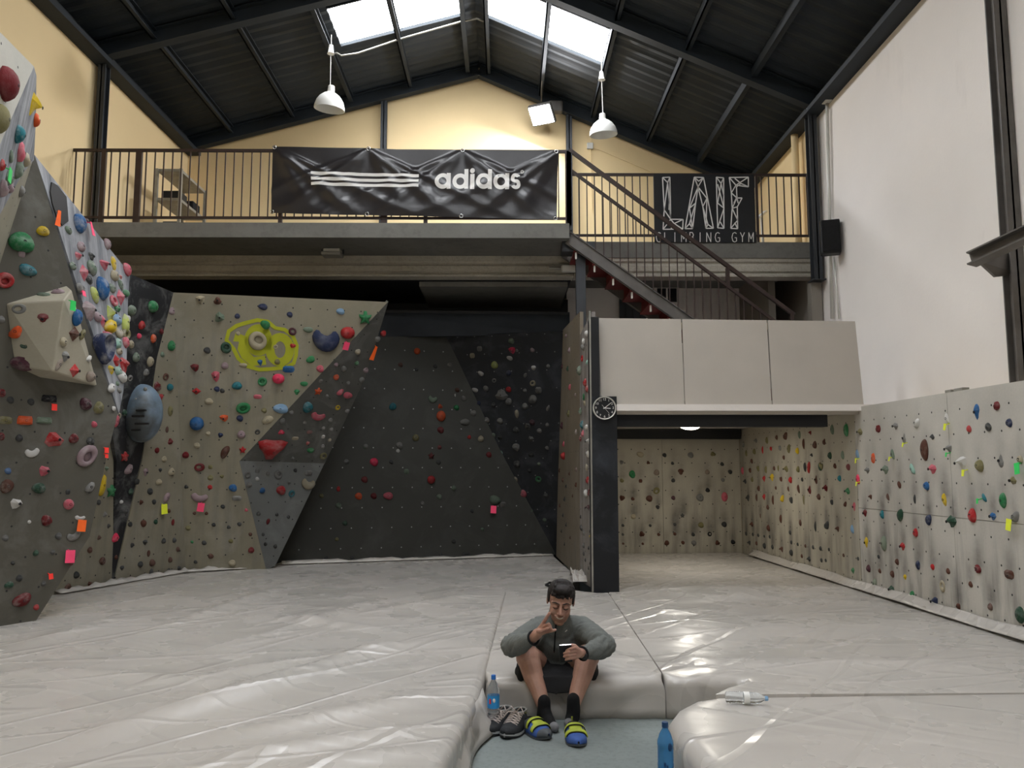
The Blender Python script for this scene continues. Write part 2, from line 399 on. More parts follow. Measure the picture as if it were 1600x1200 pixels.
rx0, rx1 = AY(106, 230, yr).x, AY(886, 237, yr).x
railing('balcony_railing', rx0, rx1, yr, 5.58, 4.70, .111, [(rx0, .05), (AY(160, 300, yr).x, .055), (AY(215, 300, yr).x, .075), (AY(438, 345, yr).x, .05), (AY(600, 345, yr).x, .08), (AY(665, 345, yr).x, .05), (AY(888, 300, yr).x, .075)],
        'long dark brown railing with thin balusters along the balcony behind the banner')
yr2 = 10.66
railing('mezzanine_railing', AY(893, 272, yr2).x, AY(1283, 272, yr2).x, yr2, 5.58, 4.72, .106, [(AY(1283, 300, yr2).x, .04), (AY(1182, 300, yr2).x, .03)],
        'short dark railing with thin balusters on the right behind the stair')
# return end of the balcony by the left wall
MB().bx((rx0-.02, yr, 5.56), (rx0+.02, YG-.2, 5.6)).build('return_rail', M['rail'], bpy.data.objects['balcony_railing']).matrix_parent_inverse = Matrix.Translation((-rx0, -yr, -ZF))

# ------------------------------------------------------------------ stair
YS = 9.9
st = empty('steel_stair', AY(890, 360, YS), 'dark steel stair with red treads descending from the balcony to the right', 'stairs')
a, c = AY(889, 372, YS), AY(1082, 508, YS); dirv = (c-a)/(c.x-a.x); e = a+dirv*2.6
for dy in (0, .68):
    o = Vector((0, dy, 0)); MB().bar(a+o, e+o, .012, .17).bar(a+o+Vector((0, 0, .085)), e+o+Vector((0, 0, .085)), .06, .012).bar(a+o-Vector((0, 0, .085)), e+o-Vector((0, 0, .085)), .06, .012).build('stringer', M['steelgrey'], st)
for k in range(11):
    p = a+dirv*(.08+.235*k)+Vector((0, 0, -.10))
    MB().bx(p+Vector((-.02, .02, -.02)), p+Vector((.25, .66, .012))).build('tread', M['redpaint'], st)
    MB().bx(p+Vector((.235, .02, -.16)), p+Vector((.25, .66, -.02))).build('riser', M['redpaint'], st)
    MB().bx(p+Vector((0, .03, -.1)), p+Vector((.02, .07, -.02))).build('cleat', M['whiteplastic'], st)
h0, h1 = AY(889, 234, YS-.04), AY(1241, 492, YS-.04); m0, m1 = AY(893, 267, YS-.04), AY(1235, 520, YS-.04)
sr = empty('stair_railing', h1, 'sloping dark handrail with vertical bars beside the descending stair', 'railing')
MB().bar(h0, h1, .045, .045).build('handrail', M['rail'], sr); MB().bar(m0, m1, .035, .035).build('middle_rail', M['rail'], sr)
for k in range(26):
    x = m0.x+.09+k*.103; zt = m0.z+(m1.z-m0.z)*(x-m0.x)/(m1.x-m0.x); zb = a.z+dirv.z*(x-a.x)+.08
    if x < m1.x: MB().bx((x-.006, YS-.046, zb), (x+.006, YS-.034, zt)).build('baluster', M['rail'], sr)
for px, py, py2 in ((1238, 488, 540), (1137, 418, 450)):
    MB().bx(AY(px-2.5, py, YS-.06), AY(px+2.5, py2, YS-.02)).build('post', M['rail'], sr)
MB().bx(AY(885, 234, YS-.06), AY(894, 362, YS-.0)).build('post', M['steel'], sr)
# ------------------------------------------------------------------ climbing walls
B = {}
B['beige'] = board('beige_board', '86806e', chalk=.12, dirt=.55)
B['beige2'] = board('beige_board_low', '827c6b', dots=.2, chalk=.1, dirt=.6)
B['dark'] = board('dark_grey_board', '545148', dots=.25, chalk=.22, chalkc=(.4, .4, .38), lo=.52, hi=.8)
B['black'] = board('black_board', '33332f', dots=.27, chalk=.10, chalkc=(.2, .2, .2), dotc=.25)
B['blacker'] = board('deep_black_board', '15171a', dots=.25, chalk=.35, chalkc=(.10, .11, .13), cs=2.5, lo=.5, hi=.8, dotc=.12)
B['chalky'] = board('chalked_dark_board', '202022', dots=.25, chalk=.75, chalkc=(.3, .3, .29), cs=3.4, lo=.48, hi=.85)
B['grey'] = board('chalked_grey_board', '63656a', dots=0, chalk=.45, chalkc=(.45, .46, .48), streak=.5, cs=2.2)
B['whitevol'] = board('pale_volume_board', 'a59e8c', dots=0, chalk=.25, chalkc=(.6, .58, .52), rough=.6)
B['whitebd'] = board('pale_overhang_board', 'b9b6aa', dots=.3, chalk=.1)
B['right'] = board('white_climbing_board', 'bcb8af', dots=.2, dirt=.8, chalk=.06)
B['alcove'] = board('alcove_climbing_board', 'aba596', dots=.2, dirt=.8, chalk=.1)
B['overhang'] = board('grey_overhang_board', '4f4f4b', dots=.22, chalk=.3, chalkc=(.3, .3, .29), cs=2.4)
B['overlow'] = board('grey_lower_board', '5c5d5b', dots=.22, chalk=.18, chalkc=(.35, .35, .35), cs=2.4)
B['side'] = board('brown_side_board', '7d7364', dots=.22, chalk=.1, dirt=.5)
B['sidechalk'] = board('chalked_side_board', '77706a', dots=.22, chalk=.35, chalkc=(.55, .54, .52), streak=.35)
WALL = {}
def basis(pl):
    p, n = pl; ax = Vector((0, 0, 1)).cross(n)
    if ax.length < 1e-3: ax = Vector((1, 0, 0))
    ax.normalize(); return n, ax, n.cross(ax).normalized()
def slab(poly, pl, th, m, name, parent=None, p0=None):
    n, ax, ay = basis(pl); b = MB(); b.prism(poly, -n*th); b.uv = (n, ax, ay, p0 or Vector((0, 0, MZ)))
    return b.build(name, m, parent)
def wall(key, anchors, px, mat, name, label, th=.06, group=None, parent=None):
    pl = plane3(*anchors); WALL[key] = pl
    o = slab([AP(x, y, pl) for x, y in px], pl, th, mat, name, parent)
    if label: tag(o, label, 'climbing wall', group)
    return o
mt = lambda x, y: AZ(x, y, MZ)
# C/D/B: the near left prow
cA, cB = mt(55, 970), mt(0, 979); cT = AY(54, 242, 6.35)
prow = empty('climbing_prow', cA, 'tall dark overhanging climbing prow with a chalk-white flank on the far left', 'climbing wall')
wall('C', (cA, cB, cT), [(54, 242), (120, 461), (184, 646), (165, 722), (140, 838), (55, 972), (-60, 990), (-90, 640), (0, 412)], B['dark'], 'front_face', None, parent=prow)
plC = WALL['C']; c1 = AP(184, 646, plC)
wall('D', (AP(54, 242, plC), c1, AY(203, 430, 7.7)), [(54, 242), (203, 428), (200, 470), (198, 560), (193, 610), (186, 646)], B['grey'], 'chalky_flank', None, parent=prow)
wall('B', (AP(54, 242, plC), AP(0, 412, plC), AY(0, 330, 5.6)), [(54, 242), (0, 412), (-90, 690), (-90, 480), (0, 332), (36, 270)], B['beige'], 'side_strip', None, parent=prow)
# A: pale overhang in the top left corner
ov = empty('climbing_overhang', AY(20, 200, 5), 'pale overhanging climbing panel at the top left corner of the photo', 'climbing wall')
aT, aB = AY(53, 104, 5.2), AY(0, 226, 4.75)
wall('A1', (aT, AY(0, 50, 4.6), aB), [(53, 104), (0, 50), (-90, -40), (-90, 430), (0, 226)], B['whitebd'], 'pale_face', None, parent=ov)
wall('A2', (aT, aB, AY(53, 250, 5.75)), [(53, 104), (57, 118), (56, 190), (53, 250), (36, 270), (0, 335), (-90, 480), (-90, 430), (0, 226)], B['grey'], 'grey_flank', None, parent=ov)
# E: pale volume bolted on C
vol = MB(); n = plC[1]
q = lambda x, y, h: AP(x, y, plC) + n*0 if h == 0 else EYE+ray(x, y)*(((plC[0]+n*h)-EYE).dot(n)/ray(x, y).dot(n))
v = [q(9, 474, 0), q(104, 446, 0), q(101, 469, .30), q(153, 604, 0), q(82, 580, .26), q(22, 572, 0), q(62, 590, 0), q(112, 453, .12)]
vol.add(v, [(0, 2, 7, 1), (0, 5, 4, 2), (2, 4, 3, 7), (7, 3, 1), (5, 6, 4), (6, 3, 4), (0, 1, 3, 6, 5)])
vol.uv = (n,)+basis(plC)[1:]+(Vector((0, 0, 0)),)
vo = vol.build('climbing_volume', B['whitevol']); tag(vo, 'large pale faceted climbing volume bolted to the dark left prow', 'climbing volume')
bv = vo.modifiers.new('b', 'BEVEL'); bv.width = .012; bv.segments = 2
WALL['E1'] = plane3(v[0], v[5], v[2]); WALL['E2'] = plane3(v[2], v[4], v[3]); WALL['E0'] = plane3(v[0], v[2], v[1])
# F, G, H, I
wall('F', (mt(176, 911), AY(204, 430, 8.3), AY(271, 457, 9.05)), [(198, 426), (271, 457), (245, 560), (222, 720), (177, 912), (173, 912), (182, 720), (170, 640)], B['chalky'], 'climbing_wall', 'narrow black chalk-marked climbing panel wedged between pale boards at left')
wall('G', (mt(80, 930), mt(175, 912), AY(188, 640, 8.55)), [(186, 560), (196, 640), (182, 720), (174, 914), (80, 932), (10, 946), (10, 700), (100, 560)], B['beige2'], 'climbing_wall', 'pale lower climbing board tucked behind the dark left prow')
hp = wall('H', (mt(178, 911), mt(290, 893), AY(271, 457, 9.05)), [(271, 457), (290.5, 894), (177, 914), (222, 720), (245, 560)], B['beige2'], 'climbing_wall', 'narrow beige climbing panel between the black wedge and the wide beige wall')
ip = wall('I', (mt(290, 893), mt(415, 889), AY(271, 457, 9.05)), [(271, 457), (607, 472), (375, 720), (416, 890), (290, 895)], B['beige'], 'climbing_wall', 'wide beige climbing wall with a yellow-green painted emblem')
plI = WALL['I']
ovr = empty('overhang_panel', mt(425, 885), 'dark grey triangular overhang leaning out beside the wide beige wall', 'climbing wall')
wall('J1', (AP(607, 472, plI), AP(375, 720, plI), AY(505, 724, 10.35)), [(607, 471), (374, 721), (507, 725), (570, 592)], B['overhang'], 'upper_face', None, parent=ovr, th=.05)
wall('J2', (AP(375, 720, plI), AP(416, 889, plI), AY(505, 724, 10.35)), [(374, 720), (416, 891), (430, 884), (507, 724)], B['overlow'], 'lower_face', None, parent=ovr, th=.05)
wall('K', (mt(480, 877), mt(868, 866), AY(650, 525, 11.05)), [(420, 525), (698, 526), (780, 700), (869, 867), (400, 882)], B['black'], 'climbing_wall', 'large dark grey rear climbing wall under the balcony')
plK = WALL['K']
wall('L', (AP(697, 526, plK), AP(869, 867, plK), AY(877, 518, 10.75)), [(696, 526), (879, 517), (871, 868), (868, 866), (780, 700)], B['blacker'], 'climbing_wall', 'blackest triangular climbing panel at the right of the rear wall')
# header above K
MB().prism([AY(560, 488, 11.3), AY(890, 492, 11.3), AY(890, 522, 11.0), AY(560, 527, 11.0)], (0, .06, 0)).build('header_board', M['steel'], mz)
MB().prism([AY(560, 488, 11.3), AY(890, 492, 11.3), AY(890, 492, 12.3), AY(560, 488, 12.3)], (0, 0, .04)).build('header_top', M['black'], mz)
sw = empty('side_wall', mt(908, 905), 'narrow brown climbing wall end-on to the viewer beside the black pillar', 'climbing wall')
wall('M1', (mt(870, 868), mt(906, 905), AY(906, 489, mt(906, 905).y)), [(877, 518), (906, 487), (907, 907), (869, 869)], B['side'], 'rear_face', None, parent=sw, th=.04)
wall('M2', (mt(906, 905), mt(930, 922), AY(925, 487, 8.2)), [(906, 524), (925, 487), (931, 923), (906, 907)], B['sidechalk'], 'front_face', None, parent=sw, th=.035)
# black pillar with panel beam
pil = empty('black_pillar', (1.02, 8.2, FZ), 'tall scuffed black timber pillar below the wall clock', 'pillar')
pb = B['pillar'] = board('scuffed_black_board', '17191d', dots=0, chalk=.35, chalkc=(.16, .18, .22), cs=1.8, lo=.5, hi=.9, rough=.55)
b = MB(); x0, x1 = AY(926, 800, 8.1).x, AY(966, 800, 8.1).x; b.bx((x0, 8.1, FZ), (x1, 8.38, 2.28)); b.uv = (Vector((0, -1, 0)), Vector((1, 0, 0)), Vector((0, 0, 1)), Vector((0, 0, 0))); b.build('shaft', pb, pil)
MB().bx((x0, 8.1, 2.28), (x0+.085, 8.38, 3.1)).build('upper_stud', M['black'], pil)
MB().bx((x0-.015, 8.09, .3), (x0, 8.13, 3.16)).build('edge_trim', M['galv'], pil)
# white fascia of the alcove: three boards
fa = empty('alcove_fascia', (2.2, 8.1, 2.18), 'pale fascia of three wide boards above the low climbing alcove', 'fascia')
for (a0, a1, b0, b1) in ((935, 1064, 939, 1069.5), (1066, 1198, 1071, 1206), (1200, 1336, 1208, 1350)):
    y0, y1 = 8.22, 8.14
    yb = 634 if a0 < 1000 else 637
    P = [AY(a0, 497+(a0-935)*.0125, y0), AY(a1, 497+(a1-935)*.0125, y0), AY(b1, yb, y1-(.02 if a0 > 1000 else 0)), AY(b0, yb, y1-(.02 if a0 > 1000 else 0))]
    MB().prism(P, (0, .02, 0)).build('panel', M['board_white'], fa)
MB().bx((x0+.05, 8.16, 2.1), (3.62, 8.2, 2.24)).build('lip', M['board_white'], fa)
MB().bx((x0+.1, 8.25, 3.0), (3.6, 8.3, 3.07)).build('top_batten', M['ply'], fa)
al = empty('alcove_frame', (2.2, 8.4, 2.1), 'low alcove roof carried on two black beams', 'alcove roof', kind='structure')
bx1 = AY(1290, 655, 8.3).x
MB().bx((x1-.02, 8.25, 1.98), (bx1, 8.4, 2.13)).build('beam', M['black'], al)
MB().bx((1.3, 11.72, 1.98), (AY(1155, 680, 11.8).x, 11.87, 2.12)).build('beam', M['black'], al)
MB().bx((x1-.1, 8.1, 2.135), (XR, 12.6, 2.2)).build('ceiling_board', M['plaster'], al)
# alcove walls and right climbing wall (plywood sheets)
xr = lambda y: 3.47+(11.87-y)*.04
SHEETS = []
def sheets(key, name, label, pts, rows, m, th=.018):
    t = empty(name, (pts[0][0], pts[0][1], MZ), label, 'climbing wall')
    a, c = Vector((pts[0][0], pts[0][1], MZ)), Vector((pts[-1][0], pts[-1][1], MZ))
    WALL[key] = plane3(a, c, a+Vector((0, 0, 1)))
    for (p, q) in zip(pts[:-1], pts[1:]):
        P, Q = Vector((p[0], p[1], 0)), Vector((q[0], q[1], 0)); d = (Q-P).normalized()*.0025
        for z0, z1 in rows:
            A_, B_ = P+d, Q-d; n, ax, ay = basis(WALL[key]); nu = max(2, int((B_-A_).length/.035)); nv = max(2, int((z1-z0)/.035)); g_ = MB(); w1 = nu+1
            fr_ = [A_.lerp(B_, i/nu)+Vector((0, 0, z0+.002+(z1-z0-.004)*j/nv)) for j in range(nv+1) for i in range(nu+1)]
            k_ = len(fr_); rim = list(range(nu+1))+[j*w1+nu for j in range(1, nv+1)]+[nv*w1+i for i in range(nu-1, -1, -1)]+[j*w1 for j in range(nv-1, 0, -1)]
            g_.add(fr_+[fr_[i]-n*th for i in rim], [(j*w1+i, j*w1+i+1, (j+1)*w1+i+1, (j+1)*w1+i) for j in range(nv) for i in range(nu)]+[(rim[i], k_+i, k_+(i+1) % len(rim), rim[(i+1) % len(rim)]) for i in range(len(rim))]+[tuple(k_+i for i in range(len(rim)))])
            g_.uv = (n, ax, ay, Vector((0, 0, MZ))); SHEETS.append((key, g_.build('plywood_sheet', m, t)))
    n = WALL[key][1]; b = MB(); A, Bq = Vector(pts[0]+(0,)), Vector(pts[-1]+(0,))
    b.prism([A-n*.03+Vector((0, 0, .1)), Bq-n*.03+Vector((0, 0, .1)), Bq-n*.03+Vector((0, 0, rows[-1][1])), A-n*.03+Vector((0, 0, rows[-1][1]))], -n*.06); b.build('backing', M['ply'], t)
    return t
sheets('R', 'climbing_wall', 'white right-hand climbing wall dotted with small coloured holds', [(xr(y), y) for y in (8.25, 6.62, 5.0, 3.4, 1.8)], [(.2, 1.15), (1.15, 2.18)], B['right'])
sheets('AR', 'climbing_wall', 'right side wall of the low alcove with small brown holds', [(xr(y), y) for y in (11.87, 10.7, 9.5, 8.255)], [(.2, 2.13)], B['alcove'])
sheets('AB', 'climbing_wall', 'back wall of the low alcove behind the pillar', [(1.15, 11.72), (2.3, 11.79), (3.47, 11.87)], [(.2, 2.13)], B['alcove'])
MB().prism([(x1-.05, 8.4, .1), (1.35, 11.72, .1), (1.35, 11.72, 2.13), (x1-.05, 8.4, 2.13)], (-.03, 0, 0)).build('alcove_side_board', B['side'], al)
MB().bx((xr(4)+.02, 1.8, 2.14), (XR, 8.2, 2.17)).build('ledge_board', M['ply'], bpy.data.objects['climbing_wall'])
for px, py, s in ((1484, 607, .09), (1500, 604, .13)):
    p = AX(px, py, 3.75); tag(MB().bbox((3.76, p.y, 2.195), (.06, s, .03), .004).build('metal_bracket', M['galv']), 'small grey metal bracket on the ledge of the right climbing wall, %s of two' % ('left' if s < .1 else 'right'), 'bracket')
# painted yellow-green emblem on I: flat bands in the wall plane
gp = paint('yellowgreen_paint', 'a2a61c', .7, .06, 3, 0)
em = MB(); 
def uvI(x, y): return AP(240+x/4, 440+y/4, plI)+plI[1]*.004
def band(pts, wd, closed=False):
    P = [uvI(*p) for p in pts]; n = plI[1]; m = len(P); vs = []
    for i in range(m):
        a = P[(i-1) % m] if closed or i > 0 else P[i]; c = P[(i+1) % m] if closed or i < m-1 else P[i]
        sd = (c-a).normalized().cross(n)*wd/2; vs += [P[i]-sd, P[i]+sd]
    em.add(vs, [(2*i, 2*i+1, 2*((i+1) % m)+1, 2*((i+1) % m)) for i in range(m if closed else m-1)])
def ringp(cx, cy, rx, ry, n=28, a0=0): return [(cx+rx*math.cos(a0+2*PI*k/n), cy+ry*math.sin(a0+2*PI*k/n)) for k in range(n)]
band([(470, 310), (520, 275), (575, 258), (650, 240), (715, 250), (760, 290), (820, 300), (870, 340), (895, 400), (890, 460), (875, 510), (830, 535), (740, 545), (660, 550), (590, 530), (530, 480), (500, 420), (455, 365)], .045, True)
band([(505, 345), (560, 360), (555, 420), (575, 460), (620, 500), (700, 490)], .11)
band(ringp(655, 365, 62, 75), .09, True)
band(ringp(790, 425, 62, 78), .10, True)
band([(700, 300), (720, 380), (715, 430)], .08)
tag(em.build('painted_emblem', gp), 'yellow-green painted loop emblem on the wide beige climbing wall', 'painted sign')
# blue ball volume
pF = WALL['F']; bc = AP(216, 645, pF)+pF[1]*.05
t = NT('blue_ball_paint'); v = t.co(); 
col = t.mix(t.ramp(t.noise(v, 1.6, 5, .6), [(.36, 0.), (.52, 1.)]), (.03, .045, .055, 1), (.15, .235, .33, 1)); col = t.mix(t.math('MULTIPLY', t.noise(v, 3, 4), .3), col, (.3, .28, .25, 1))
mb = t.fin(col, .4, .4)
ball = empty('ball_volume', bc, 'big bluish ball-shaped climbing volume on the narrow black panel', 'climbing volume')
R = pF[1].to_track_quat('Z', 'Y').to_matrix()
s = 8.5/1250
b = MB(); b.ell(bc, (31*s, 30*s, 47*s), None, 28, 18); b.build('ball', mb, ball, True)
for (x, y, w2) in ((221, 641, .11), (216, 650, .13), (222, 662, .15), (213, 672, .1)):
    p = AY(x, y, bc.y-.0); d = (p-bc); d.y = 0; yy = bc.y-30*s*math.sqrt(max(.05, 1-(d.x/(31*s))**2-(d.z/(47*s))**2))
    MB().bbox((p.x*yy/bc.y, yy-.005, EYE.z+(p.z-EYE.z)*yy/bc.y), (w2, .035, .022), .008).build('slot_grip', M['blackplastic'], ball)
for (x, y) in ((227, 608), (213, 624)):
    p = AY(x, y, bc.y); d = p-bc; yy = bc.y-30*s*math.sqrt(max(.05, 1-(d.x/(31*s))**2-(d.z/(47*s))**2))
    MB().ell((p.x*yy/bc.y, yy, EYE.z+(p.z-EYE.z)*yy/bc.y), (.022, .02, .022), None, 10, 6).build('bolt', M['galv'], ball, True)
# dark worn patch panel on D
pD = WALL['D']
po = [AP(x, y, pD)+pD[1]*.012 for x, y in ((79, 285), (88, 290), (102, 308), (104, 330), (105, 346), (96, 353), (88, 342), (80, 318), (77, 300))]
tag(MB().prism(po, -pD[1]*.01).build('grip_patch', board('worn_patch', '2b2927', dots=0, chalk=.5, chalkc=(.25, .24, .23), cs=6)), 'dark worn grip patch near the peak of the chalky flank', 'grip patch')

# ------------------------------------------------------------------ crash mats
t = NT('cream_vinyl'); v = t.co()
c0 = lin('bab4ad')
col = t.ramp(t.noise(v, .9, 2, .4), [(.25, tuple(x*k_ for x, k_ in zip(c0[:3], (.93, .95, .96)))+(1,)), (.75, c0)])
col = t.mix(t.math('MULTIPLY', t.ramp(t.noise(v, 9, 3, .6), [(.66, 0.), (.8, 1.)]), .25), col, (.36, .33, .29, 1))
wv = t.co('Object', (.7, 1.9, 1), (0, 0, -.35)); wn_ = t.noise(wv, 1.5, 2, .45, .3)
nm = t.bump(wn_, .35, .04)
def crease(rot, sc, off):        # long thin fold lines in one direction
    r1 = t.co('Object', (1, 1, 1), (0, 0, rot)); mp = t.n('Mapping'); t.put(mp.inputs[0], r1); mp.inputs['Scale'].default_value = sc; mp.inputs['Location'].default_value = (off, off*.7, 0)
    n_ = t.noise(mp.outputs[0], 1, 1.5, .4, .15)
    return t.ramp(t.math('ABSOLUTE', t.math('SUBTRACT', n_, .5)), [(0., 1.), (.035, 0.)])
nm = t.bump(crease(-.90, (.32, 2.6, 1), 3.), .32, .03, nm)
nm = t.bump(crease(-.30, (.38, 2.4, 1), 11.), .26, .025, nm)
nm = t.bump(crease(.55, (.5, 2.2, 1), 7.), .16, .02, nm)
M['vinyl'] = t.fin(col, t.ramp(t.noise(v, 2.2, 3), [(.3, .2), (.7, .36)]), .5, 0, nm)
def matobj(name, outline, label, zt=MZ, r=.06, ridges=(), cell=.10, amp=.006, seed=0, m=None, flat=(), folds=0):
    n = len(outline); rr = [.004 if i in flat else r for i in range(n)]; P = [Vector((x, y, 0)) for x, y in outline]
    if sum(P[i].x*P[(i+1) % n].y-P[(i+1) % n].x*P[i].y for i in range(n)) < 0: P.reverse(); rr.reverse()
    def inset(d):
        out = []
        for i in range(n):
            e1 = (P[i]-P[i-1]).normalized(); e2 = (P[(i+1) % n]-P[i]).normalized()
            n1 = Vector((-e1.y, e1.x, 0)); n2 = Vector((-e2.y, e2.x, 0)); bs = n1+n2
            k = bs.dot(n1); out.append(P[i]+bs*(d[i]/max(k, .4)))
        return out
    bm = bmesh.new(); rings = []
    for a in (None, -2, -1, 0, 22, 45, 68, 90):
        ang = math.radians(max(a or 0, 0)); mz_ = {-2: .35, -1: .7}.get(a)
        rings.append([bm.verts.new((p.x, p.y, FZ+.002 if a is None else FZ+(zt-q-FZ)*mz_ if mz_ else zt-q+q*math.sin(ang))) for p, q in zip(inset([q*(1-math.cos(ang)) for q in rr]), rr)])
    for a, c in zip(rings[:-1], rings[1:]):
        for i in range(n): bm.faces.new((a[i], a[(i+1) % n], c[(i+1) % n], c[i]))
    top = bm.faces.new(rings[-1]); bm.faces.new(rings[0][::-1])
    bm.normal_update()
    xs = [p.x for p in P]; ys = [p.y for p in P]
    for ax, lo, hi in ((0, min(xs), max(xs)), (1, min(ys), max(ys))):
        k = lo+cell
        while k < hi:
            fs = [f for f in bm.faces if f.normal.z > (-.5 if folds else .5)]
            g = list({v for f in fs for v in f.verts})+list({e for f in fs for e in f.edges})+fs
            co = Vector((0, 0, 0)); co[ax] = k; no = Vector((0, 0, 0)); no[ax] = 1
            bmesh.ops.bisect_plane(bm, geom=g, plane_co=co, plane_no=no); k += cell
    eps = 1e-4
    def edge(x, y):
        dm = 9
        for i in range(n):
            a, c = P[i], P[(i+1) % n]; e = c-a; u = max(0, min(1, ((x-a.x)*e.x+(y-a.y)*e.y)/e.length_squared))
            dm = min(dm, math.hypot(x-a.x-e.x*u, y-a.y-e.y*u))
        return dm
    for vv in bm.verts:
        if vv.co.z > zt-eps:
            x, y = vv.co.x, vv.co.y; f = min(1, edge(x, y)/.3); h = amp*noise.noise(Vector((x*.9+seed, y*1.4, 0)))
            for (a, c, wd, hh) in ridges:
                e = (c[0]-a[0], c[1]-a[1]); L = e[0]**2+e[1]**2; u = max(0, min(1, ((x-a[0])*e[0]+(y-a[1])*e[1])/L))
                d = math.hypot(x-a[0]-e[0]*u, y-a[1]-e[1]*u); h += 2.1*hh*math.sin(PI*min(1, max(.0, u)))**.5*math.exp(-(d/wd)**2) if 0 < u < 1 else 0
            vv.co.z += h*f
    if folds:
        bm.normal_update()
        for vv in bm.verts:
            if vv.co.z < zt-.012:
                x, y, z = vv.co; nn = Vector((vv.normal.x, vv.normal.y, 0)); k = min(1, (zt-z)/.08)
                near = min(math.hypot(x-P[i].x, y-P[i].y) for i in range(n))
                vv.co += nn*(k*folds*min(1, near/.1)*(noise.noise(Vector((x*5+z*5, y*5-z*3, z*3+seed)))+.5*noise.noise(Vector((x*13-z*9, y*13, z*7+seed)))))
    me = bpy.data.meshes.new(name); bm.to_mesh(me); bm.free(); me.materials.append(m or M['vinyl'])
    for p in me.polygons: p.use_smooth = True
    o = bpy.data.objects.new(name, me); C.objects.link(o); return tag(o, label, 'crash mat')
g = lambda x, y: tuple(AZ(x, y, MZ)[:2])
lerp = lambda a, c, u: (a[0]+(c[0]-a[0])*u, a[1]+(c[1]-a[1])*u)
P1, P2, P3, P4 = g(755, 1060), g(790, 925), g(1040, 1060), g(950, 926)
rid = lambda x0, y0, x1, y1, wd, h: (g(x0, y0), g(x1, y1), wd, h)
L_r = [rid(120, 1160, 620, 1010, .10, .028), rid(330, 1155, 740, 1075, .07, .018), rid(300, 1190, 720, 1130, .06, .016), rid(480, 1190, 730, 1165, .05, .014), rid(30, 1010, 200, 960, .09, .012), rid(350, 1010, 620, 930, .1, .012), rid(20, 1045, 420, 1070, .08, .01),
       rid(200, 1000, 480, 905, .08, .014), rid(560, 960, 770, 925, .08, .014), rid(400, 960, 640, 990, .08, .012), rid(300, 1060, 700, 1000, .09, .016)]
matobj('crash_mat', [P1, (P1[0]-.03, 4.4), g(700, 1180), (-.42, 2.0), (-5.45, 2.0), (-5.45, 6.3), (-4.75, 6.9), (-4.75, 8.6), (-4.2, 9.6), (-3.85, 9.9), (-3.0, 10.15), (-3.0, 10.75), (.70, 11.75), (.70, 11.5), (.82, 9.0), (.55, 8.35), P2, lerp(P1, P2, .05)], 'wide wrinkled cream crash mat covering the left half of the hall floor', ridges=L_r, cell=.06, flat=(14, 15, 16))
d = .003
matobj('crash_mat', [(P1[0]+d+.01, P1[1]), (lerp(P1, P2, .05)[0]+d, lerp(P1, P2, .05)[1]), (P2[0]+d, P2[1]), (.56, 8.34), (.9, 8.05), (P4[0], P4[1]), (lerp(P3, P4, .04)[0]-.003, lerp(P3, P4, .04)[1]), (P3[0]-.004, P3[1])], 'narrow cream crash mat in the middle, the one the man sits on', cell=.07, r=.07, seed=5, folds=.075, flat=(1, 2, 3, 4, 5, 6),
       ridges=[rid(940, 1055, 990, 965, .06, .02), rid(930, 985, 975, 950, .05, .012), rid(960, 1040, 1010, 1010, .05, .012), rid(790, 1040, 810, 950, .06, .01)])
S0 = g(1162, 1061)
Yd = g(1300, 1082)[1]
matobj('crash_mat', [(P3[0]+.004, P3[1]), (lerp(P3, P4, .04)[0]+.004, lerp(P3, P4, .04)[1]), (P4[0]+.006, P4[1]), (1.16, 8.42), (1.36, 11.68), (3.43, 11.82), (xr(6)-.03, 6), (xr(Yd)-.03, Yd+.002), g(1118, 1084.5), g(1130, 1072), (S0[0], S0[1]-.03), S0], 'large cream crash mat running under the right wall into the low alcove', cell=.08, seed=9, r=.05, folds=.012, flat=(1, 2, 3, 4, 5, 6, 7, 8),
       ridges=[rid(1050, 940, 1300, 925, .06, .012), rid(1000, 1010, 1250, 975, .07, .014), rid(1060, 1035, 1500, 1035, .07, .012), rid(980, 960, 1080, 955, .05, .014), rid(1020, 1040, 1120, 1030, .04, .016), rid(1010, 985, 1140, 990, .05, .014), rid(1000, 925, 1500, 950, .06, .01)])
fr = [g(1118, 1086), g(1080, 1092), g(1056, 1104), g(1044, 1119), g(1052, 1140), g(1076, 1172), g(1106, 1212), (1.1, 2.6), (1.2, 1.6), (3.66, 1.6), (xr(Yd)-.03, Yd-.002)]
matobj('crash_mat', fr, 'smooth beige rounded crash mat at the bottom right corner of the photo', cell=.12, r=.07, seed=3, amp=.003, folds=.012, flat=(9, 10))
